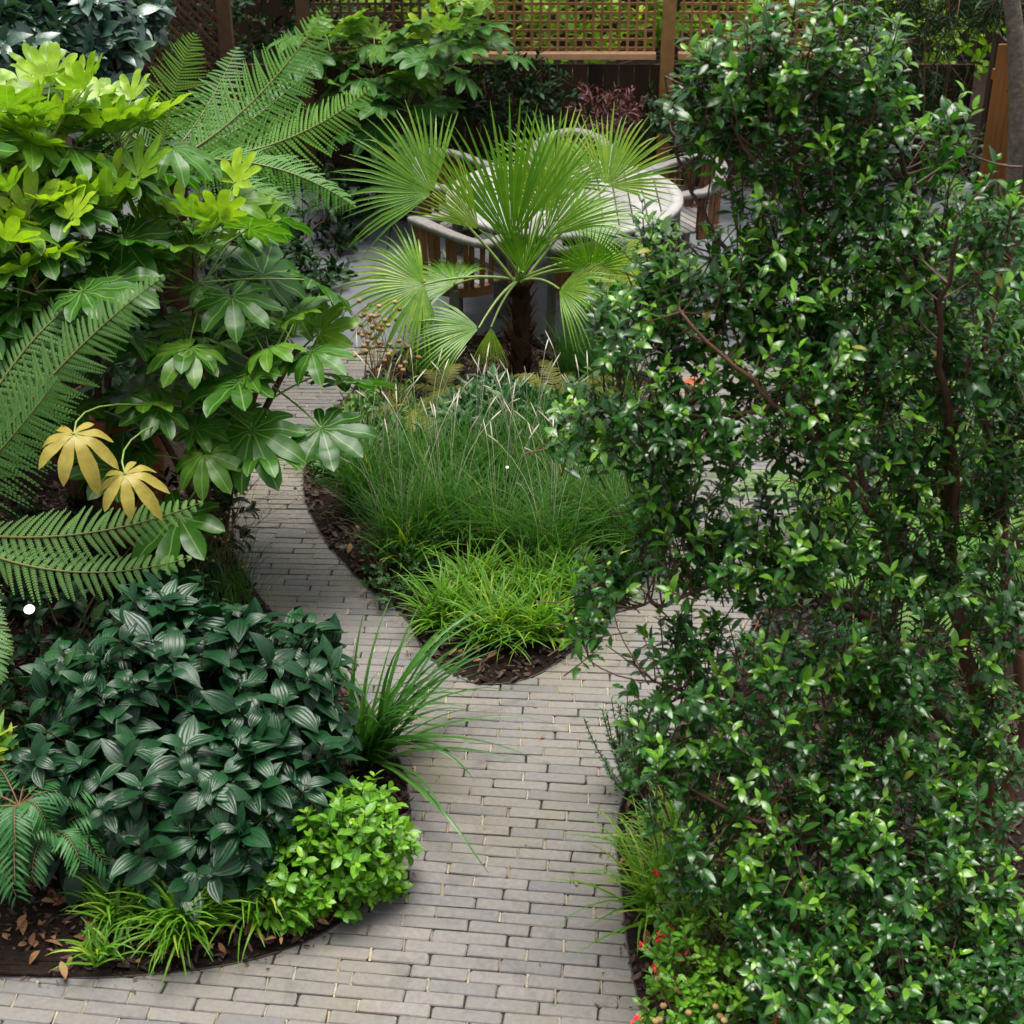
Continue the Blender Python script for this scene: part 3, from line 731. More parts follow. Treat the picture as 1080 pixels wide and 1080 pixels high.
for px, lb in ((704, 'brown square post at the end of the long trellis'), (240, 'brown square post beside the diagonal lattice panel'), (322, 'brown square post half hidden behind the pale tree fern tips')):
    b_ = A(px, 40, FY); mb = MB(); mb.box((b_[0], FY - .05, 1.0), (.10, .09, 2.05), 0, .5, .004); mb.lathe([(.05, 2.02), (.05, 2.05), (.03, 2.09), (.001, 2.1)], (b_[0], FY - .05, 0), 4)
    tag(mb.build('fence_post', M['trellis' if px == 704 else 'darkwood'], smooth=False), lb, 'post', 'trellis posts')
pA = A(1050, 120, 10.9)
board_fence('gate', 'orange brown boarded gate beside the leaning grey trunk', (pA[0] - .05, 10.9), (pA[0] + .42, 10.9), A(1050, 40, 10.9)[2], 'panel', .11)
# old brick wall at the right
wb = MB(); wp = A(1064, 340, 9.3)
wb.box((wp[0] + .35, 9.45, .42), (.95, .22, .84), 0, .5, .006); ow = wb.build('garden_wall', M['brickwall'], smooth=False, loc=(wp[0] + .35, 9.45, 0))
tag(ow, 'low weathered red brick wall at the right behind the big shrub', 'wall')

wb = MB(); wb.box((0, 0, 1.5), (16, .25, 3.), 0, .5, .01); ow = wb.build('garden_wall', M['fence'], smooth=False, loc=None); ow.location = (0, 17., 0)
tag(ow, 'tall dark boundary wall beyond the sunlit hedge behind the trellis', 'wall')
# ================================================================== TABLE AND CHAIRS
tc = A(595, 208, 10.2); tcx, tcy = tc[0], 10.2
t = thing('garden_table', 'round bleached teak garden table behind the palm', 'table', (tcx, tcy, 0))
mb = MB(); Rr = .77
n = 15
for i in range(n):
    x0 = -Rr + .06 + i * (2 * Rr - .12) / n; x1 = x0 + (2 * Rr - .12) / n - .008; xm = (x0 + x1) / 2; h_ = math.sqrt(max(.01, (Rr - .05) ** 2 - xm ** 2))
    mb.box((xm, 0, .728), (x1 - x0, 2 * h_, .022), 0, rng.uniform(), .003)
o = mb.build('table_top', M['tabletop'], t, False)
mb = MB(); an = np.linspace(0, 2 * np.pi, 64, endpoint=False)
mb.sweep(np.stack([np.cos(an) * (Rr - .035), np.sin(an) * (Rr - .035), 0 * an + .726], 1), [(-.04, -.018), (.04, -.018), (.045, 0), (.04, .017), (-.04, .017)], closed=True)
mb.build('rim', M['tabletop'], o)
mb = MB()
mb.sweep(np.stack([np.cos(an) * (Rr - .14), np.sin(an) * (Rr - .14), 0 * an + .67], 1), [(-.012, -.04), (.012, -.04), (.012, .036), (-.012, .036)], closed=True)
mb.build('apron', M['teak'], t, False)
for q in range(4):
    a = q * math.pi / 2 + .6; mb = MB(); mb.box((math.cos(a) * .5, math.sin(a) * .5, .345), (.07, .07, .69), a, .5, .006); mb.build('leg', M['teak'], t, False)

def make_chair(label):
    t = thing('garden_chair', label, 'chair', (0, 0, 0), 0, 'curved back teak chairs around the round table')
    # faces +Y; rail wraps the back and both sides
    a = np.linspace(R(-200), R(20), 30); rx, ry = .295, .27
    U = np.stack([np.cos(a) * rx, np.sin(a) * ry, .70 + .11 * np.clip(-np.sin(a), 0, 1) ** 1.5], 1)
    arm = np.array([(-rx + .012, .20, .70), (-rx - .002, .13, .70)]); arm2 = np.array([(rx - .002, .13, .70), (rx - .012, .20, .70)])
    U = np.vstack([[(-rx + .02, .24, .695)], U, [(rx - .02, .24, .695)]])
    sec = [(-.042, -.012), (-.034, -.02), (.034, -.02), (.042, -.012), (.042, .012), (.034, .02), (-.034, .02), (-.042, .012)]
    mb = MB(); mb.sweep(U, sec); mb.build('top_rail', M['teak'], t)
    lo = U[3:-3].copy(); lo[:, 2] = .40; lo[:, :2] *= .93
    mb = MB(); mb.sweep(lo, [(-.014, -.03), (.014, -.03), (.014, .03), (-.014, .03)]); mb.build('seat_rail', M['teakwarm'], t, False)
    for k in np.linspace(3, len(U) - 4, 17):
        i = int(k); p = U[i]; mb = MB(); mb.bar((p[0] * .94, p[1] * .94, .43), (p[0] * .985, p[1] * .985, p[2] - .02), .036, .014, rng.uniform()); mb.build('slat', M['teakwarm'], t, False)
    mb = MB()
    for y in np.linspace(-.2, .21, 8):
        hw = .27 * math.sqrt(max(.05, 1 - (min(0, y) / .27) ** 2)); mb.box((0, y, .425), (2 * hw, .05, .018), 0, rng.uniform(), .003)
    mb.build('seat', M['teak'], t, False)
    for x, y, h_ in ((-.27, .20, .69), (.27, .20, .69), (-.19, -.2, .42), (.19, -.2, .42)):
        mb = MB(); mb.box((x, y, h_ / 2), (.045, .045, h_), 0, .5, .004); mb.build('leg', M['teak'], t, False)
    mb = MB()
    mb.bar((-.25, .2, .37), (.25, .2, .37), .022, .06); mb.build('front_rail', M['teak'], t, False)
    return t
ch0 = None
for (x, y), lb in zip(((-.33, 9.62), (-.36, 10.72), (.42, 11.12), (1.14, 10.62), (.56, 9.38)),
        ('curved back teak chair left of the palm with its slats towards us', 'curved back teak chair beyond the table, behind the left fan leaves', 'curved back teak chair at the far side, in front of the maroon shrub', 'curved back teak chair at the right of the table showing its slatted inside', 'curved back teak chair in front of the table just right of the palm trunk')):
    rz = math.atan2(-(tcx - x), tcy - y)
    if ch0 is None: ch0 = make_chair(lb); ch0.location = (x, y, 0); ch0.rotation_euler = (0, 0, rz)
    else: dup(ch0, (x, y, 0), rz, 1., lb)

# ================================================================== ISLAND BED
# fan palm
def fan(mb, hub, axis, normal, r, spread=110., nseg=34, droop=.12, t=.5, a=0., fuse=.48):
    axis = nrm(axis); normal = nrm(np.array(normal) - axis * np.dot(normal, axis)); sd = np.cross(axis, normal)
    th = np.radians(np.linspace(-spread, spread, nseg)) + rng.normal(0, .012, nseg)
    L = r * (.72 + .28 * np.cos(th * .8)) * rng.uniform(.92, 1.05, nseg)
    D = np.cos(th)[:, None] * axis + np.sin(th)[:, None] * sd
    s = np.array((.03, .25, .45, .62, .78, .9, 1.))
    dr = droop * rng.uniform(.5, 1.6, nseg)
    P = np.array(hub) + D[:, None] * (L[:, None] * s[None])[..., None] + normal * (.10 * (L[:, None] * s[None]) * (1 - s[None]))[..., None] - UP * (dr[:, None] * L[:, None] * np.clip(s[None] - .35, 0, 1) ** 2 * 2.)[..., None]
    P = P + normal * ((rng.normal(0, .07, nseg) * L)[:, None] * np.clip(s[None] - .4, 0, 1) ** 1.3)[..., None] - UP * ((rng.uniform(size=nseg) < .22) * L * rng.uniform(.2, .6, nseg))[:, None, None] * (np.clip(s - .62, 0, 1) ** 1.5)[None, :, None]
    side = nrm(np.cross(D, normal))[:, None].repeat(len(s), 1)
    dth = math.radians(2 * spread / nseg) / 2
    dth *= 1.02
    w = np.where(s < fuse, s * math.tan(dth), fuse * math.tan(dth) * np.clip((1 - s) / (1 - fuse), .04, 1) ** .8)
    Wd = L[:, None] * w[None] * 1.0
    mb.ribbons(P, Wd, side, .45, np.clip(t + rng.normal(0, .15, nseg), 0, 1), np.clip(a + rng.normal(0, .08, nseg), 0, 1))
pbase = G(548, 398); pD = pbase[1]
palm = rooted('fan_palm', 'small fan palm with fibrous brown trunk rising from the island bed', 'palm tree', pbase)
tb = MB(); z = np.linspace(-.02, .62, 16); tb.tube(np.stack([pbase[0] + .01 * np.sin(z * 4), pbase[1] + 0 * z, z], 1), .075 + .02 * rng.uniform(-1, 1, 16) - .015 * z, 12)
for i in range(90):   # old leaf bases
    a = rng.uniform(0, 6.283); zz = rng.uniform(.02, .6); d = np.array((math.cos(a), math.sin(a), 0)); p = pbase + d * .065 + UP * zz
    tb.ribbons(np.array([[p, p + d * .025 + UP * .05, p + d * .05 + UP * .085]]), np.array([[.014, .010, .003]]), np.array([[np.cross(d, UP)] * 3]), .3, rng.uniform())
fin(tb, 'trunk', M['fibre'], palm)
crown = pbase + UP * .66
fans = [  # hub px, hub py, distance offset, axis (x, y, z), normal, radius, spread, droop, tint, age
    (456, 204, .05, (-.75, .1, .55), (.25, -.9, .5), .60, 72, .10, .35, .0),
    (447, 300, -.25, (-.95, -.15, -.12), (.1, -.75, .65), .52, 95, .18, .45, .12),
    (540, 256, -.12, (-.08, .12, 1.), (.0, -1, .1), .84, 42, .05, .35, .0),
    (505, 242, -.2, (-.55, -.2, .75), (.5, -.8, .2), .52, 30, .05, .75, .25),
    (575, 250, .0, (.62, .1, .75), (-.4, -.85, .3), .55, 38, .10, .5, .10),
    (585, 196, .45, (.15, .5, .8), (0, -.9, .4), .50, 85, .05, .45, .12),
    (640, 196, .35, (.5, .3, .75), (-.2, -.9, .45), .50, 75, .06, .5, .2),
    (650, 268, -.2, (.45, -.3, -.75), (.2, -.7, .65), .36, 100, .25, .6, .45),
    (622, 284, -.25, (.1, -.1, 1.), (0, -.8, .6), .32, 100, .05, .3, .0),
    (505, 346, -.4, (-.95, -.2, .05), (0, -.5, .85), .44, 50, .15, .4, .0),
    (518, 345, -.30, (-.05, -.25, -1.), (0, -.9, -.1), .26, 30, .1, .6, .3),
    (600, 240, .15, (.9, .3, .2), (0, -.4, .9), .50, 60, .2, .4, .05),
    (480, 300, .15, (-.6, .5, .1), (0, -.3, .95), .46, 95, .25, .3, .05),
    (552, 288, -.12, (.02, -.1, 1.), (0, -1, .2), .50, 34, .04, .3, .0),
    (590, 305, -.3, (.75, -.5, .1), (0, -.7, .7), .40, 60, .25, .45, .1),
    (575, 225, .25, (-.15, .3, 1.), (0, -1, .3), .55, 60, .05, .35, .1),
    (548, 240, .0, (.05, .0, 1.), (0, -1, .2), .42, 14, .02, .8, .3),
]
for hx, hy, dd, ax, nr_, r, sp, dr, tt, aa in fans:
    hub = A(hx, hy, pD + dd); mb = MB(); fan(mb, hub, np.array(ax), np.array(nr_, float), r, sp, int(12 + sp / 3.6), dr, tt, aa); fo = fin(mb, 'frond', M['palm'], palm)
    sb = MB(); c0 = crown + np.array((rnd() * .03, rnd() * .03, -.03)); sb.tube(curve3(c0, (c0 + hub) / 2 + UP * .07, hub, 8), np.linspace(.010, .006, 8), 6); sk = fin(sb, 'stalk', M['greenstem'], palm); sk.parent = fo

# meadow grass with cream spikes
g1 = None; spots = ((385, 532), (445, 520), (500, 515), (548, 528), (600, 545), (640, 560), (470, 560), (525, 570), (580, 585), (425, 575), (560, 500), (620, 515))
lbls = ('leftmost arching green grass clump leaning over the bare mulch edge', 'arching green grass with cream spikes beside the leftmost clump', 'spiky green grass right below the dark palmate shrub', 'fine green grass with thin cream spikes below the small spot light', 'green grass clump between the spot light and the glossy shrub', 'rightmost arching green grass clump touching the glossy shrub', 'green grass clump behind the dark clover leaved plant', 'middle green grass clump just behind the lime grass', 'green grass clump right behind the lime grass', 'short green grass leaning left above the dark clover leaved plant', 'tall green grass clump nearest the dark palmate shrub', 'tall green grass clump beside the glossy shrub at the back')
for i, ((px, py), lb) in enumerate(zip(spots, lbls)):
    b_ = G(px, py + (12 if py > 540 else 0), .04)
    if i < 4: gg = clump('ornamental_grass', lb, b_, 360, .64, .0064, 'grass', .11, .62, .75, .06, 'fine green grasses in the island bed', spikes=10 if i != 3 else 6, spike_l=.07); protos = (protos if i else []) + [gg]
    else: gg = dup(protos[i % 4], tuple(b_), rnd() * 3, rng.uniform(.85, 1.08), lb)
for i, (px, py, lb) in enumerate(((470, 655, 'lime green grass clump at the left of the island tip'), (520, 672, 'broad bright lime grass clump at the very tip of the island bed'), (570, 668, 'yellowish lime grass clump at the right of the island tip'), (500, 630, 'lime grass clump behind the island tip'), (552, 632, 'lime grass with broad blades behind the yellowish clump'), (595, 628, 'lime grass clump nearest the glossy shrub'))):
    clump('lime_grass', lb, G(px, py, .03), 200, (.38, .40, .38, .40, .38, .36)[i], .0135, 'lime_grass', .09, 1., .85, .22 if i in (2, 1) else .05, 'lime grasses at the island tip')
for px, py, n, L_, w_, lb in ((612, 640, 40, .42, .022, 'broad bladed lime grass arching at the right edge of the island tip'), (432, 602, 40, .42, .021, 'broad bladed lime grass arching out at the left of the lime clumps'), (545, 655, 30, .36, .020, 'broad pale bladed tuft in front of the lime clumps')):
    clump('broad_grass', lb, G(px, py, .04), n, L_, w_, 'lime_grass', .06, .8, .9, .15)
for (px, py), lb in zip(((672, 590), (690, 540), (650, 500)), ('green grass clump under the left sprays of the glossy shrub', 'green grass clump at the right edge of the island', 'green grass clump at the back right of the island')):
    dup(protos[2], tuple(G(px, py, .04)), rnd() * 3, .95, lb)
# other island planting
def ell(px, py, D, rx, ry, rz): 
    return (A(px, py, D), (rx, ry, rz))
def gl(px, py, z, rx, ry, rz): return (G(px, py, z), (rx, ry, rz))
shrub('clover_leaved_plant', 'low dark green clover leaved plant spilling over the left edge of the island', 'plant', G(415, 618), [gl(415, 605, .10, .18, .22, .12), gl(440, 585, .12, .18, .2, .14), gl(398, 590, .10, .10, .12, .10)], 2600, OVAL, .034, 'clover', 3, .05, .5, .6, 1.1)
shrub('palmate_shrub', 'dark green shrub with narrow fingered leaves below the palm trunk', 'shrub', G(525, 460), [(A(525, 430, 8.0), (.30, .28, .22)), (A(490, 445, 7.9), (.2, .2, .18)), (A(565, 440, 7.9), (.2, .2, .18)), (A(535, 465, 7.7), (.22, .15, .14))], 1300, LANCE, .13, 'mahonia', 4, .12, .2, .5, 1.1, whorl=True)
rosette_fern('bronze_fern', 'bronze yellow fern left of the palm in the island bed', G(440, 440, .05), .42, 11, 'fern_bronze', .085)
rosette_fern('bronze_fern', 'bronze yellow fern right beside the palm trunk', G(588, 425, .05), .42, 11, 'fern_bronze', .085)
rosette_fern('bronze_fern', 'small bronze fern in front of the palm trunk', G(470, 420, .05), .33, 9, 'fern_bronze', .07)
shrub('leafy_perennial', 'pale green leafy perennial at the left shoulder of the island', 'plant', G(360, 480), [gl(360, 468, .12, .2, .25, .14), gl(385, 450, .18, .22, .25, .18), gl(350, 490, .08, .12, .14, .10)], 1500, OVAL, .055, 'herb', 3, .08, .4, .7, 1.)
shrub('leafy_perennial', 'fresh green perennial with larger leaves behind the grass clumps', 'plant', G(400, 500), [gl(405, 480, .15, .22, .2, .16)], 1300, OVAL, .07, 'herb', 3, .08, .3, .7, 1.)
shrub('leafy_perennial', 'yellowish green perennial under the dried seed heads', 'plant', G(410, 440), [gl(412, 425, .18, .24, .25, .2), gl(380, 435, .14, .2, .2, .15)], 1500, LANCE, .07, 'herb', 3, .1, .6, .8, .8)
clump('fine_grass', 'blue green fine grass right of the palm trunk', G(610, 400, .03), 320, .55, .005, 'strap', .12, .5, .5, .1, cat='grass')
clump('fine_grass', 'blue green fine grass beneath the right hand fan leaves', G(645, 420, .03), 260, .5, .005, 'strap', .12, .5, .5, .1, cat='grass')
clump('fine_grass', 'wiry green grass behind the bronze ferns', G(455, 400, .03), 220, .5, .005, 'grass', .12, .6, .6, .2, cat='grass')
clump('fine_grass', 'bright green grass at the left shoulder of the island', G(345, 490, .03), 120, .3, .008, 'lime_grass', .08, .9, .8, .1, cat='grass')
# dried seed heads
def seedheads(label, spots, hts, base):
    root = rooted('dried_flower', label, 'plant', base); sb, hb = MB(), MB()
    for (px, py), h_ in zip(spots, hts):
        b0 = G(px, py, .03); e = b0 + UP * h_ + np.array((rnd(), rnd(), 0)) * .10
        p = curve3(b0, b0 + UP * h_ * .6 + np.array((rnd(), rnd(), 0)) * .03, e, 8); sb.tube(p, np.linspace(.0028, .0016, 8), 4, rng.uniform())
        for k in range(4):
            q = p[rng.integers(4, 8)]; e2 = q + np.array((rnd() * .09, rnd() * .09, rng.uniform(.02, .12))); sb.tube(np.array([q, (q + e2) / 2 + UP * .01, e2]), .0014, 4, .5)
            hb = MB(); hb.lathe([(.001, -.012), (.011, -.006), (.016, .004), (.012, .012), (.002, .016)], e2, 7, rng.uniform()); fin(hb, 'seed_head', M['seed'], root)
    fin(sb, 'stems', M['palebrown'], root)
seedheads('dried tan seed heads on thin stems at the back left of the island', [(rng.uniform(375, 430), rng.uniform(405, 455)) for _ in range(16)], rng.uniform(.35, .6, 16), G(400, 430))
def wisps(label, base, n, L, seed_n):
    root = rooted('wispy_plant', label, 'plant', base); sb, hb = MB(), MB(); b = np.array(base)
    for i in range(n):
        a = rng.uniform(-.7, 2.2); d = np.array((math.cos(a), math.sin(a) * .7, 0)); l = L * rng.uniform(.5, 1.1); b0 = b + np.array((rnd() * .15, rnd() * .3, 0))
        e = b0 + d * l * rng.uniform(.3, .75) + UP * l * rng.uniform(.4, .9); p = curve3(b0, b0 + UP * l * .45, e, 8); sb.tube(p, np.linspace(.002, .0009, 8), 4, rng.uniform())
        for k in range(3):
            q = p[rng.integers(3, 7)]; e2 = q + rdir(1)[0] * .10 + UP * .04; sb.tube(np.array([q, (q + e2) / 2, e2]), .0009, 3, .5)
            if rng.uniform() < seed_n: hb = MB(); hb.lathe([(.001, -.008), (.009, 0), (.008, .006), (.001, .010)], e2, 6, rng.uniform()); fin(hb, 'seed_head', M['seed'], root)
    fin(sb, 'stems', M['palebrown'], root); return root
wisps('wispy brown stems leaning over the path beside the fatsia', G(225, 610, .03), 34, .75, .3)
clump('fine_grass', 'dark thin grass between the viburnum and the brick path', G(225, 640, .03), 260, .5, .004, 'grass', .2, .8, .6, 0., cat='grass')
def spotlight(label, p, tilt=(0, -1, .5), r=.03):
    root = thing('garden_spotlight', label, 'spotlight', (p[0], p[1], 0)); d = nrm(np.array(tilt)); c = np.array(p)
    mb = MB(); mb.tube(np.array([c - d * .07, c - d * .02, c - d * .004, c]), [r * .75, r * 1.05, r * 1.1, r * 1.1], 16)
    fin(mb, 'housing', M['black'], root)
    mb = MB(); mb.tube(np.array([(p[0], p[1], 0), (p[0], p[1], p[2])]), .006, 6); fin(mb, 'spike', M['black'], root)
    x = nrm(np.cross(d, UP)); y = np.cross(d, x); an = np.linspace(0, 2 * np.pi, 16, endpoint=False)
    mb = MB(); ring = c + r * (np.cos(an)[:, None] * x + np.sin(an)[:, None] * y) + d * .003
    mb.add(np.vstack([ring]), [(0, 1, 2, 15), (15, 2, 3, 14), (14, 3, 4, 13), (13, 4, 5, 12), (12, 5, 6, 11), (11, 6, 7, 10), (10, 7, 8, 9)])
    fin(mb, 'lens', M['lens'], root)
spotlight('small lit round spotlight among the tree fern fronds at the left', A(31, 643, 5.6), (.1, -.45, .85), .022)
spotlight('tiny lit spotlight in the island grass', A(535, 493, 7.15), (0, -.8, .5), .007)

# ================================================================== LEFT BED
# viburnum dome
vib = []
for px, py, z, rx, ry, rz in ((190, 730, .50, .46, .40, .36), (110, 760, .45, .34, .36, .33), (285, 760, .42, .34, .36, .33), (200, 830, .36, .50, .34, .32), (110, 840, .33, .30, .3, .30), (290, 835, .33, .28, .3, .28), (190, 680, .48, .34, .3, .33), (200, 900, .25, .36, .22, .22), (310, 700, .34, .22, .25, .25), (165, 650, .72, .13, .12, .13), (70, 710, .66, .12, .12, .12), (330, 705, .58, .11, .12, .12), (245, 665, .70, .12, .12, .12), (40, 800, .5, .14, .14, .14), (255, 880, .36, .14, .12, .14)):
    vib.append((G(px, py, z), (rx, ry, rz)))
shrub('viburnum_bush', 'dome shaped bush with large ribbed dark green leaves at the lower left', 'shrub', G(200, 880), vib, 640, VIB, .145, 'viburnum', 3, .10, .02, .45, 1.2, nstem=26, srad=.010, jit=.35, shell=.5)
# strappy plant
root = rooted('strappy_plant', 'strappy plant with long dark green blades arching over the path', 'plant', G(365, 815))
mb = MB(); b_ = G(385, 800, .04)
grass_mesh(mb, b_, 62, .92, .021, .07, 1.15, .8, .03, 11, az=-.1, aspread=1.1); grass_mesh(mb, b_, 9, .85, .015, .07, .45, .5, .03, 11, az=.6, aspread=1.); grass_mesh(mb, b_, 30, .50, .017, .08, .9, .9, .0, 9)
fin(mb, 'blades', M['strap'], root)
shrub('bright_green_shrub', 'compact shrub with small bright green spoon shaped leaves at the path edge', 'shrub', G(370, 930), [gl(360, 880, .26, .25, .22, .18), gl(330, 920, .18, .24, .18, .16), gl(395, 890, .2, .16, .2, .17), gl(385, 860, .24, .16, .16, .16), gl(400, 915, .1, .12, .12, .10), gl(300, 945, .14, .16, .13, .12)], 2000, OVAL, .058, 'pitto', 3, .06, .45, .8, 1.15, whorl=True, nstem=20)
for i, (px, py, n, L, lb) in enumerate(((125, 975, 60, .30, 'sparse lime grass tuft at the left end of the front row'), (195, 985, 130, .36, 'full lime grass tuft hanging over the paving edge'), (160, 965, 70, .3, 'dim lime grass tuft deep under the viburnum'), (270, 965, 90, .36, 'lime grass tuft between the hanging tuft and the bright shrub'), (300, 935, 80, .36, 'lime grass tuft growing up into the bright shrub'), (105, 1010, 26, .22, 'thin grass tuft straggling onto the paving at the far left'))):
    clump('lime_grass', lb, G(px, py, .05), int(n * 1.35), L, .0145, 'lime_grass', .05, .9, 1.25, .12, 'lime grasses under the viburnum')
# soft caress mahonia, bottom left
def pinnate(name, label, base, stems, mat, llen, npair, L):
    root = rooted(name, label, 'shrub', base); fb, sb = MB(), MB(); b = np.array(base, float)
    for top, nl in stems:
        top = np.array(top); sb.tube(curve3(b, (b + top) / 2 + UP * .04, top, 7), np.linspace(.010, .006, 7), 6)
        for i in range(nl):
            a = i * 2.4 + rnd() * .3; h = np.array((math.cos(a), math.sin(a), 0)); e = rng.uniform(-.1, .8); l = L * rng.uniform(.8, 1.15)
            tip = top + h * l * math.cos(e) * .95 + UP * (l * math.sin(e) * .6 - .08); p = curve3(top, top + h * l * .5 + UP * l * (.25 + .4 * math.sin(e)), tip, 10)
            sb.tube(p, np.linspace(.003, .0012, 10), 4, .8)
            s = np.linspace(.18, 1, npair); idx = s * 9; i0 = np.minimum(idx.astype(int), 8); fr = (idx - i0)[:, None]; pos = p[i0] * (1 - fr) + p[i0 + 1] * fr; T = nrm(p[i0 + 1] - p[i0]); Sd = nrm(np.cross(T, UP))
            for sg in (-1, 1):
                ld = nrm(T * .75 + Sd * sg * 1. - UP * .15); un = np.tile(UP, (npair, 1)) + Sd * -.2 * sg
                choose(fb, NARROW, frames(ld, un), pos, llen * (1 - .35 * np.abs(s - .5)) * rng.uniform(.85, 1.1, npair), np.full(npair, rng.uniform(.1, .9)), 0.)
    fin(fb, 'foliage', M[mat], root); fin(sb, 'stems', M['stem'], root); return root
b_ = G(30, 940)
pinnate('fine_leaved_shrub', 'feathery shrub with narrow dark leaflets in the bottom left corner', b_, [(G(20, 850, .45), 13), (G(55, 880, .32), 11), (G(-20, 880, .4), 11)], 'mahonia_light', .085, 14, .30)
shrub('lime_leaved_plant', 'lime leaved plant peeping in at the left edge beside the viburnum', 'plant', G(-8, 840), [gl(-4, 790, .42, .08, .08, .07)], 1500, LANCE, .12, 'lime_grass', 3, .08, .9, .6, .9)
# near tree fern, crown just off the left edge
tD = 5.75; tb_ = A(-70, 560, tD); base = np.array((tb_[0], tb_[1], 0))
def fr(mx, my, md, tx, ty, td, lp, n=34, m=13, **kw):
    kw.setdefault('up', nrm(np.array((.1 + rnd() * .35, -.7, .65)))); return (A(mx, my, tD + md), A(tx, ty, tD + td), lp, n, m, kw)
fern('tree_fern', 'tree fern at the left edge with pale fronds reaching over the spotlight', 'tree fern', base, [
    fr(40, 385, .0, 172, 292, .15, .21, 42, 16, t=.6, a=.15, droop=.16), fr(10, 330, .25, 120, 300, .6, .2, 40, 14, t=.5, a=.1, droop=.2), fr(20, 430, .2, 100, 320, .5, .24, t=.4, droop=.2), fr(10, 470, -.1, 60, 400, -.1, .26, t=.45, droop=.2),
    fr(75, 585, -.2, 212, 530, -.15, .165, 28, 14, t=.8, a=.2, droop=.1), fr(60, 630, -.3, 200, 588, -.25, .15, 26, 14, t=.75, a=.15, droop=.12), fr(-30, 620, -.4, 12, 690, -.5, .12, t=.7, a=.1, droop=.1), fr(-30, 620, -.6, 0, 720, -.8, .16, t=.6, droop=.2), fr(-150, 520, .3, -250, 540, .5, .2, t=.5), fr(-120, 540, -.5, -200, 640, -.8, .2, t=.5)],
    'fern_grey', trunk=(tb_[2], .11))
# rear tree fern
tD = 8.9; tb_ = A(172, 172, tD); base = np.array((tb_[0], tb_[1], 0))
fern('tree_fern', 'tree fern with arching feathery fronds in front of the diagonal lattice', 'tree fern', base, [
    fr(175, 110, .1, 205, 36, .2, .27, 38, 12, t=.6, a=.45, droop=.1), fr(265, 130, .2, 344, 10, .5, .34, 44, 13, t=.55, a=.2, droop=.15), fr(300, 170, .1, 390, 94, .3, .30, 42, 13, t=.7, a=.35, droop=.15),
    fr(290, 155, -.2, 374, 218, -.3, .24, 40, 13, t=.8, a=.0, droop=.3), fr(250, 150, .4, 330, 70, .8, .28, t=.3), fr(215, 130, .4, 250, 50, .9, .28, t=.35), fr(120, 120, .1, 60, 110, .3, .22, t=.3), fr(130, 170, -.4, 90, 240, -.6, .2, t=.4), fr(250, 185, -.3, 310, 220, -.4, .2, t=.7, droop=.3)],
    'fern', trunk=(tb_[2], .13))
# fatsias
fb_ = np.array((*A(60, 300, 6.9)[:2], 0))
fatsia('fatsia_shrub', 'tall fatsia with lime new leaves at the left edge', fb_, [(A(45, 160, 6.9), 14, .36, 13), (A(125, 150, 7.1), 12, .34, 12), (A(0, 160, 7.0), 12, .34, 12), (A(15, 240, 6.6), 11, .32, 9), (A(100, 225, 6.8), 11, .30, 8), (A(35, 285, 6.4), 8, .30, 6),  (A(60, 330, 6.6), 10, .28, 2), (A(-30, 300, 6.6), 8, .3, 2)], leafr=.23)
fb_ = np.array((*A(205, 420, 6.95)[:2], 0))
fatsia('fatsia_shrub', 'spreading fatsia with thick brown stem leaning over the brick path', fb_, [(A(205, 268, 6.95), 18, .44, 9), (A(165, 290, 7.1), 12, .36, 6), (A(215, 390, 6.7), 13, .38, 0), (A(285, 375, 6.8), 11, .36, 0), (A(150, 430, 6.6), 10, .34, 0), (A(210, 470, 6.5), 8, .30, 0), (A(315, 365, 6.95), 6, .30, 0)], leafr=.225)
yl = bpy.data.objects[-1] if False else None
root = [o for o in C.objects if o.get('label', '').startswith('spreading fatsia')][0]
for px, py, r, dr in ((78, 470, .19, (.2, -.9, -.3)), (132, 512, .17, (.5, -.8, -.25))):
    mb = MB(); p = A(px, py - 12, 5.55); mb.inst(palmate(8, 140, .62, .175, .12, .35, seed=9), frames(np.array([dr]), nrm(np.array([(.1, -.5, .9)]))), p[None], r, .75, 0.)
    o = fin(mb, 'yellowed_leaf', M['yellowleaf'], root); o['label'] = 'large yellowed fatsia leaf'
    mb = MB(); mb.tube(curve3(np.array(root.location) + UP * .75, p + UP * .06 - np.array(dr) * .2, p, 8), .004, 5); s_ = fin(mb, 'leaf_stalk', M['greenstem'], root)
# terracotta pot
pp = A(120, 425, 7.0)
mb = MB(); mb.lathe([(.16, 0), (.23, .36), (.255, .37), (.26, .44), (.235, .445), (.225, .40), (.01, .39)], (0, 0, 0), 28); o = mb.build('terracotta_pot', M['terracotta']); o.location = (pp[0], 7.0, 0); 
o.location.z = 0; o.scale = (1., 1., 1.8)
tag(o, 'tall terracotta pot half hidden behind the spreading fatsia and the fern', 'pot')
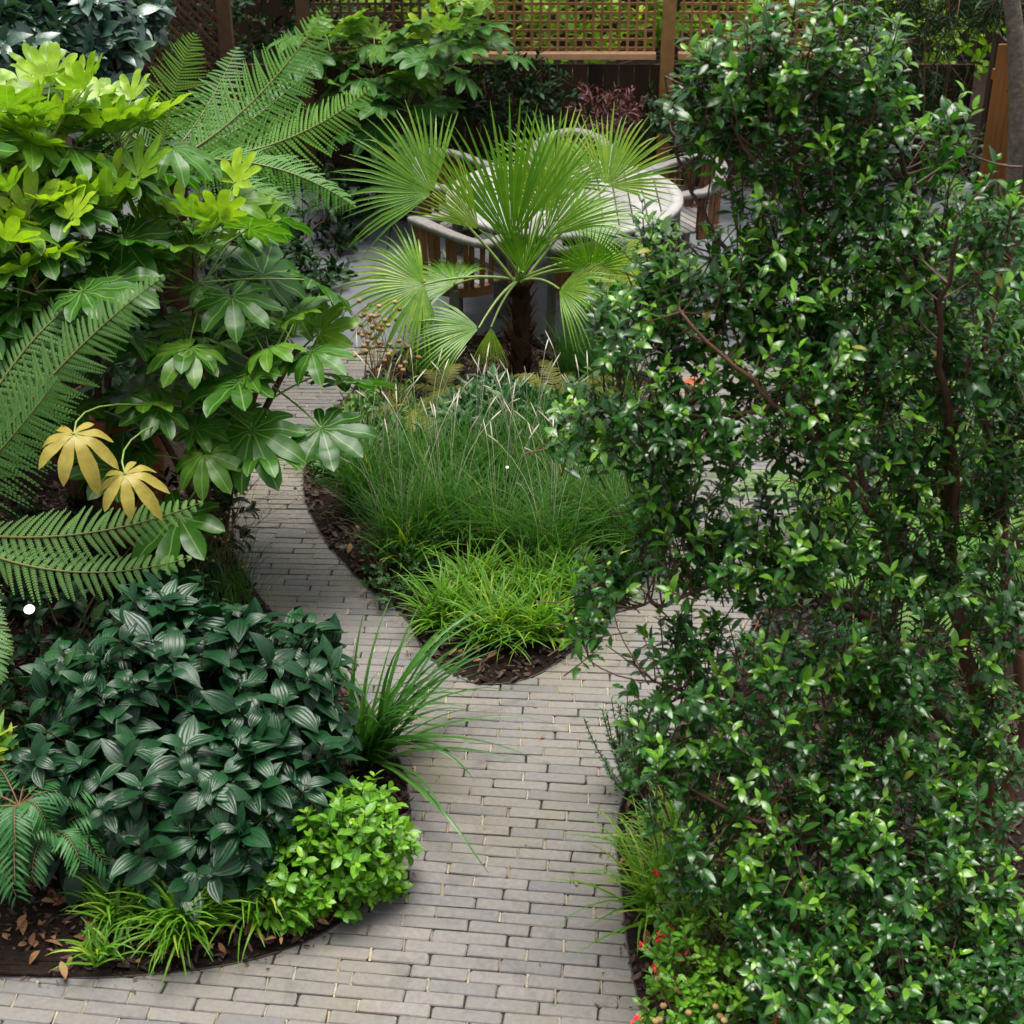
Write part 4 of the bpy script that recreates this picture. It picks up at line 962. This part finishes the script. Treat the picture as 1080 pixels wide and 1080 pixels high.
# creeper on the left fence
cl = []
for px, py, D, r in ((20, 20, 9.6, .38), (90, 30, 9.8, .36), (30, 80, 9.2, .36), (100, 75, 9.6, .30), (-30, 50, 9.0, .4), (140, 10, 10.3, .22)):
    cl.append((A(px, py, D), (r, r * 1.1, r)))
shrub('creeper', 'glossy blue green creeper tumbling over the left fence', 'climber', np.array((*A(30, 60, 9.8)[:2], 0)), cl, 560, [leaf(.24, 5, c, .2, .4) for c in (.3, .5)], .165, 'ivy', 4, .14, .05, .1, 1.1, whorl=True)
shrub('creeper', 'small creeper sprays dangling beside the diagonal lattice', 'climber', np.array((*A(160, 60, 11.5)[:2], 0)), [(A(150, 25, 11.2), (.18, .2, .18)), (A(160, 8, 11.2), (.14, .15, .12))], 420, [leaf(.24, 5, .5, .2, .4)], .14, 'ivy', 3, .14, .1, -.3, 1.1, whorl=True)
# background left
shrub('evergreen_shrub', 'dark evergreen shrub under the rear tree fern', 'shrub', np.array((-2.4, 8.6, 0)), [((-2.6, 9.6, .6), (.7, .6, .6)), ((-1.8, 9.4, .35), (.5, .5, .4)), ((-2.9, 8.2, .6), (.6, .6, .6))], 330, LEAF, .11, 'dark', 4, .12, .1)
shrub('evergreen_shrub', 'low dark shrub with tan seed heads at the edge of the patio', 'shrub', np.array((-1.6, 9.9, 0)), [((-1.55, 9.95, .25), (.45, .4, .3)), ((-1.9, 9.3, .25), (.4, .4, .28))], 420, LEAF, .09, 'dark', 4, .1, .3)
shrub('evergreen_shrub', 'dark shrub behind the tall fatsia', 'shrub', np.array((-2.9, 7.4, 0)), [((-2.9, 7.4, .8), (.6, .6, .8)), (A(125, 470, 7.3), (.3, .2, .16)), ((-2.5, 8.0, .7), (.6, .6, .7))], 330, LEAF, .11, 'dark', 4, .12, .1)
shrub('evergreen_shrub', 'shadowy low shrub beneath the near tree fern', 'shrub', np.array((-2.0, 6.0, 0)), [((-2.1, 6.1, .3), (.6, .6, .35)), ((-1.7, 6.7, .3), (.5, .5, .35)), ((-2.3, 5.2, .25), (.5, .5, .3))], 380, LEAF, .09, 'dark', 4, .1, .1)

shrub('evergreen_shrub', 'dark glossy shrub filling the corner between the rear tree fern and the patio', 'shrub', np.array((-1.75, 10.6, 0)), [(A(260, 235, 10.6), (.5, .4, .35)), (A(300, 285, 10.2), (.38, .3, .25)), (A(330, 225, 11.2), (.45, .4, .4)), (A(240, 290, 9.8), (.4, .4, .3)), (A(380, 190, 11.9), (.5, .35, .45)), (A(220, 200, 11.), (.5, .4, .5)), (A(345, 285, 10.5), (.2, .2, .15))], 420, LEAF, .10, 'dark', 4, .12, .1)
# ================================================================== BACK BORDER
fatsia('fatsia_shrub', 'fatsia with a few yellow leaves below the left end of the trellis', np.array((*A(420, 100, 11.8)[:2], 0)), [(A(470, 55, 11.6), 13, .36, 3), (A(395, 60, 11.9), 13, .36, 2), (A(350, 45, 12.0), 12, .36, 1), (A(430, 100, 11.6), 12, .36, 0), (A(370, 110, 11.8), 12, .36, 0), (A(480, 25, 11.8), 10, .34, 4)], None, 'fatsia_far', .23)
shrub('evergreen_shrub', 'dark glossy evergreen below the trellis beside the maroon shrub', 'shrub', np.array((*A(545, 100, 12.1)[:2], 0)), [(A(520, 95, 12.0), (.35, .3, .3)), (A(560, 95, 12.1), (.32, .3, .35)), (A(590, 130, 12.0), (.35, .3, .3)), (A(500, 140, 11.9), (.4, .3, .3))], 520, LEAF, .08, 'dark', 4, .1, .15)
shrub('maroon_shrub', 'maroon leaved shrub in front of the low dark fence', 'shrub', np.array((*A(635, 120, 12.0)[:2], 0)), [(A(630, 112, 12.0), (.33, .25, .22)), (A(655, 120, 12.0), (.26, .25, .22)), (A(637, 95, 12.0), (.07, .07, .10))], 620, LANCE, .075, 'maroon', 4, .12, .3, .9, .8)
shrub('evergreen_shrub', 'dark evergreen under the trellis right of the maroon shrub', 'shrub', np.array((*A(720, 120, 12.)[:2], 0)), [(A(702, 112, 12.25), (.26, .2, .3)), (A(720, 110, 12.), (.4, .3, .35)), (A(800, 110, 12.), (.5, .3, .4)), (A(890, 90, 12.), (.5, .3, .5)), (A(980, 150, 11.7), (.45, .3, .35)), (A(1010, 185, 11.2), (.3, .3, .25))], 330, LEAF, .09, 'dark', 4, .1, .1)
hl = []
for i in range(14): hl.append(((-1.7 + i * .45 + rnd() * .1, 15.2 + rnd() * .4, rng.uniform(.4, 1.4)), (.55, .5, .8)))
shrub('boundary_hedge', 'sunlit yellow green hedge seen through the trellis', 'hedge', (0, 15.2, 0), hl, 150, OVAL, .13, 'hedge', 4, .15, .4)
shrub('evergreen_tree', 'dark evergreen tree behind the diagonal lattice and the rear tree fern', 'tree', (-2.6, 14.2, 0), [((-3.1, 14.2, 1.2), (.7, .5, .7)), ((-2.2, 14.3, 1.0), (.7, .5, .7)), ((-2.7, 14.3, .4), (.9, .5, .6)), ((-1.6, 14.4, .6), (.6, .5, .7))], 300, LEAF, .10, 'dark', 4, .12, .1)
shrub('evergreen_shrub', 'dark evergreen at the right edge between the brick wall and the big shrub', 'shrub', np.array((*A(1060, 380, 8.3)[:2], 0)), [(A(1050, 250, 8.6), (.35, .3, .3)), (A(1075, 330, 8.3), (.3, .3, .3)), (A(1000, 300, 8.8), (.4, .3, .4)), (A(1040, 390, 8.2), (.4, .3, .25)), (A(930, 280, 9.3), (.4, .3, .4))], 420, LEAF, .085, 'clover', 4, .1, .25)
shrub('dark_tree', 'dark tree with drooping bluish needles above the boarded gate', 'tree', np.array((*A(990, 100, 11.9)[:2], 0)), [(A(1000, 10, 11.2), (.45, .4, .25)), (A(1070, 12, 10.8), (.35, .4, .22)), (A(930, 20, 11.6), (.5, .4, .3)), (A(960, 80, 12.2), (.5, .3, .5))], 480, [leaf(.05, 4, .4, .2)], .13, 'dark', 6, .2, 0., -.8, 1.)
mb = MB(); a_ = A(1088, 110, 10.4); mb.tube(curve3(np.array((a_[0] + .02, 10.4, 0)), a_, A(1062, -30, 10.5), 12), np.linspace(.075, .05, 12), 10); tag(mb.build('bare_trunk', M['bark']), 'leaning grey tree trunk at the right edge in front of the gate', 'tree trunk')
rosette_fern('garden_fern', 'dim fern in front of the boarded gate', np.array((*A(1020, 150, 10.6)[:2], .35)), .75, 10, 'fern', .13, n=26)
rosette_fern('garden_fern', 'fern glimpsed through the top of the big shrub', np.array((*A(860, 190, 9.6)[:2], .2)), .95, 12, 'fern', .16, n=26)

# ================================================================== RIGHT BED
rf = ((1010, 480, 'fern behind the main fork of the big shrub'), (1075, 420, 'pale fern at the right edge below the brick wall'), (930, 430, 'fern seen low between the stems of the big shrub'), (900, 560, 'fern hidden low behind the middle of the big shrub'), (1080, 600, 'fern at the right edge behind the cinnamon trunk'), (960, 620, 'bright fern just behind the cinnamon trunk'))
for px, py, lb in rf:
    rosette_fern('garden_fern', lb, G(px, py, .08), rng.uniform(.7, .9), 13, 'fern', .13, 'ferns behind the big shrub', 26, 9)
shrub('ground_cover', 'low green planting at the foot of the big shrub', 'plant', G(900, 480), [gl(810, 700, .12, .25, .3, .14), gl(860, 760, .12, .3, .3, .15), gl(770, 770, .1, .2, .25, .12), gl(880, 640, .12, .3, .4, .14), gl(980, 820, .12, .3, .3, .14), gl(890, 480, .1, .35, .5, .16), gl(920, 400, .12, .35, .5, .16), gl(1000, 540, .1, .4, .5, .14), gl(960, 700, .1, .4, .4, .14)], 520, OVAL, .06, 'clover', 3, .08, .3, .8, 1.)
clump('lime_grass', 'green grass clump glimpsed through the left side of the big shrub', G(885, 560, .04), 160, .45, .009, 'lime_grass', .08, .7, .8, .1)
# hebe
root = rooted('hebe', 'small hebe with upright scaly shoots at the path edge', 'plant', G(670, 835))
fb, sb = MB(), MB(); b_ = G(672, 830, .03)
for i in range(46):
    a = rng.uniform(0, 6.283); d = np.array((math.cos(a) - .25, math.sin(a), 0)) * rng.uniform(.2, 1.); l = rng.uniform(.22, .36)
    p = curve3(b_ + d * .05, b_ + d * .14 + UP * l * .35, b_ + d * .20 + UP * l, 9); sb.tube(p, .0022, 4)
    for k in range(2, 9):
        for q in range(2):
            T = nrm(p[k] - p[k - 1]); ph = rng.uniform(0, 6.28, 5); x = nrm(np.cross(T, (1., 0, .1))); y_ = np.cross(T, x); sdv = np.cos(ph)[:, None] * x + np.sin(ph)[:, None] * y_
            choose(fb, OVAL, frames(nrm(T * .9 + sdv), T + sdv * -.2), np.repeat((p[k] * (1 - q * .5) + p[k - 1] * q * .5)[None], 5, 0), rng.uniform(.014, .022, 5), rng.uniform(0, 1, 5), 0.)
fin(fb, 'foliage', M['hebe'], root); fin(sb, 'stems', M['stem'], root)
clump('lime_grass', 'yellow green grass clump spilling onto the path beside the salvia', G(705, 960, .04), 210, .52, .012, 'lime_grass', .10, .95, .9, .15, az=2.6, aspread=2.4)
clump('lime_grass', 'yellow green grass tuft above the salvia at the path edge', G(720, 915, .04), 140, .48, .011, 'lime_grass', .08, .95, .9, .15, az=2.6, aspread=2.2)
sal = shrub('salvia', 'small leaved salvia with scattered red flowers at the path edge', 'plant', G(740, 1060), [gl(715, 1030, .25, .16, .25, .2), gl(760, 1010, .3, .22, .25, .24), gl(720, 1080, .22, .16, .2, .2), gl(740, 960, .35, .18, .2, .2), gl(790, 1060, .25, .25, .25, .22)], 1500, OVAL, .040, 'pitto', 4, .09, .3, .7, 1., nstem=16)
for px, py in ((740, 885), (757, 905), (690, 922), (699, 983), (694, 990), (677, 998), (720, 1010), (690, 1021), (671, 1074), (731, 960), (820, 1074), (706, 975)):
    p = A(px, py, G(px, py, .36)[1]); mb = MB(); k = 9
    choose(mb, OVAL, frames(nrm(rdir(k) + np.array((0, -.4, .1))), rdir(k)), np.repeat(p[None], k, 0) + rng.normal(0, .005, (k, 3)), rng.uniform(.012, .022, k), rng.uniform(0, 1, k), 0.); fin(mb, 'flower', M['red'], sal)
for i in range(14):
    mb = MB(); p = G(rng.uniform(690, 770), rng.uniform(1030, 1078), .3); mb.lathe([(.001, -.01), (.010, -.004), (.012, .004), (.002, .012)], p, 6, rng.uniform()); fin(mb, 'spent_flower_head', M['seed'], sal)
# small pot far right of island
pp = G(731, 424); mb = MB(); mb.lathe([(.045, 0), (.06, .10), (.068, .10), (.068, .13), (.058, .13), (.054, .11), (.002, .105)], (0, 0, 0), 18); o = mb.build('flower_pot', M['terracotta']); o.location = tuple(pp); tag(o, 'tiny terracotta flower pot on the paving behind the island', 'pot')

# the big shrub
BD = 4.6
base = np.array((*A(1045, 880, BD)[:2], 0.))
root = rooted('myrtle_shrub', 'large open shrub with small glossy leaves and cinnamon stems filling the right side', 'shrub', base)
sb = MB(); fk = A(1002, 612, BD)
def limb(pts, r0, r1, sides=8):
    c = smooth_curve(pts, False, 5); c = c + rng.normal(0, .006, c.shape); sb.tube(c, np.linspace(r0, r1, len(c)), sides, rng.uniform()); return c
L = []
L.append(limb([base - UP * .03, A(1046, 860, 4.62), A(1030, 740, 4.6), fk], .036, .026))
L.append(limb([fk, A(998, 540, 4.62), A(996, 440, 4.66), A(992, 330, 4.7), A(960, 200, 4.8), A(930, 80, 4.8)], .024, .006))
L.append(limb([fk, A(1006, 520, 4.56), A(1000, 430, 4.5), A(990, 360, 4.45), A(1010, 250, 4.4)], .019, .006))
L.append(limb([fk, A(940, 565, 4.55), A(892, 505, 4.5), A(850, 455, 4.45), A(790, 400, 4.45), A(720, 330, 4.5)], .020, .005))
L.append(limb([A(955, 572, 4.56), A(905, 490, 4.6), A(870, 380, 4.7), A(850, 250, 4.75), A(830, 100, 4.8)], .016, .005))
L.append(limb([base + np.array((.05, .1, -.03)), A(1080, 760, 4.75), A(1060, 600, 4.75), A(1047, 480, 4.75), A(1030, 400, 4.7), A(1070, 250, 4.7), A(1085, 160, 4.7)], .026, .006))
L.append(limb([A(1036, 800, 4.6), A(985, 750, 4.5), A(935, 670, 4.45), A(900, 640, 4.4), A(800, 600, 4.35), A(720, 630, 4.35), A(670, 640, 4.35)], .020, .004))
L.append(limb([base + np.array((-.04, -.05, 0)), A(960, 800, 4.4), A(880, 720, 4.3), A(780, 740, 4.2), A(690, 720, 4.2)], .020, .004))
L.append(limb([base + np.array((-.06, -.1, 0)), A(940, 900, 4.2), A(850, 880, 4.0), A(760, 850, 4.0), A(680, 790, 4.05)], .018, .004))
L.append(limb([A(820, 425, 4.45), A(760, 440, 4.5), A(690, 430, 4.6), A(640, 428, 4.7)], .010, .003))
L.append(limb([A(870, 380, 4.7), A(780, 290, 4.8), A(720, 180, 4.9), A(700, 80, 4.95)], .011, .003))
L.append(limb([A(780, 290, 4.8), A(730, 262, 4.9), A(700, 250, 4.95)], .007, .002))
L.append(limb([A(960, 200, 4.8), A(900, 130, 4.9), A(890, 20, 4.95)], .008, .003))
L.append(limb([A(850, 250, 4.75), A(770, 130, 4.8), A(760, 20, 4.85)], .008, .003))
LP = np.concatenate(L)
lob = [(840, 60, 4.85, 130, 90), (760, 90, 4.9, 75, 85), (925, 70, 4.9, 45, 60), (805, 240, 4.85, 60, 75), (870, 190, 4.8, 120, 110), (960, 250, 4.7, 80, 80), (1050, 230, 4.65, 60, 60),
       (700, 265, 4.85, 42, 50), (690, 330, 4.7, 70, 70), (790, 310, 4.7, 110, 90), (900, 330, 4.65, 120, 90), (1010, 370, 4.6, 90, 80), (1075, 340, 4.75, 40, 60), (1085, 420, 4.75, 40, 70), (620, 640, 4.35, 30, 20), (598, 440, 4.7, 22, 25), (640, 330, 4.75, 25, 40), (1000, 130, 4.85, 30, 40),
       (640, 430, 4.65, 55, 45), (720, 430, 4.55, 100, 75), (840, 430, 4.5, 110, 90), (960, 460, 4.6, 100, 90), (1050, 500, 4.7, 60, 100),
       (650, 600, 4.4, 55, 40), (740, 560, 4.45, 85, 75), (850, 560, 4.4, 110, 80), (960, 580, 4.5, 90, 80), (1050, 640, 4.6, 60, 80),
       (690, 510, 4.55, 45, 50), (720, 690, 4.25, 75, 60), (830, 680, 4.3, 110, 80), (940, 700, 4.4, 90, 80), (1040, 760, 4.5, 60, 80),
       (700, 780, 4.1, 60, 55), (790, 790, 4.15, 110, 80), (910, 800, 4.2, 110, 80), (1010, 860, 4.2, 80, 80), (760, 880, 4.0, 75, 65), (860, 890, 4.0, 110, 80), (960, 930, 3.95, 100, 80),
       (840, 980, 3.75, 90, 70), (940, 1020, 3.65, 110, 70), (1050, 970, 3.9, 60, 90), (850, 1060, 3.5, 70, 60), (1040, 1060, 3.6, 80, 70)]
PP, OO, TT = [], [], []
for px, py, D, rx, ry in lob:
    c = A(px, py, D); s = scale_at(c); r = np.array((rx / s, .26, ry / s)) ; n = int(rx * ry * .0090 * rng.uniform(.7, 1.25)) + 9
    d = rdir(n); q = rng.uniform(.1, 1., n) ** .45 * rng.uniform(.8, 1.18, n)
    PP.append(c + d * r * q[:, None]); OO.append(nrm(d / r + np.array((0, -.3, 0))))
PP, OO = np.concatenate(PP), np.concatenate(OO)
k = PP[:, 2] > .08; PP, OO = PP[k], OO[k]
fb = MB(); twigs(fb, PP, OO, MYRT, .13, 5, .060, .46, .85, 1.0, False, sb, .5)
# side branches joining twigs to the limbs
for i in range(0, len(PP), 3):
    q = LP[np.argmin(np.linalg.norm(LP - (PP[i] - UP * .12), axis=1) + rng.uniform(0, .12, len(LP)))]
    e = PP[i] - nrm(OO[i] + UP) * .12
    if np.linalg.norm(q - e) > .34: continue
    sb.tube(curve3(q, (q + e) / 2 + np.array((rnd() * .04, rnd() * .04, rnd() * .04 - .02)), e, 6), np.linspace(.0038, .0018, 6), 4, rng.uniform() * .5)
fin(fb, 'foliage', M['luma'], root); fin(sb, 'branches', M['cinnamon'], root)
bb = MB()
for i in rng.choice(len(PP), 240):
    p = PP[i] + rdir(1)[0] * .03; bb.lathe([(.001, -.005), (.005, -.001), (.0045, .004), (.001, .006)], p, 6, rng.uniform())
stuff(fin(bb, 'flower_buds', M['cream'], root))
yb = MB(); k = 26; ii = rng.choice(len(PP), k)
choose(yb, LEAF, frames(rdir(k), UP + rdir(k) * .4), PP[ii] + rdir(k) * .03, .05, rng.uniform(0, 1, k), 0.)
yo = fin(yb, 'yellowed_leaves', M['yellowleaf'], root); yo['kind'] = 'stuff'
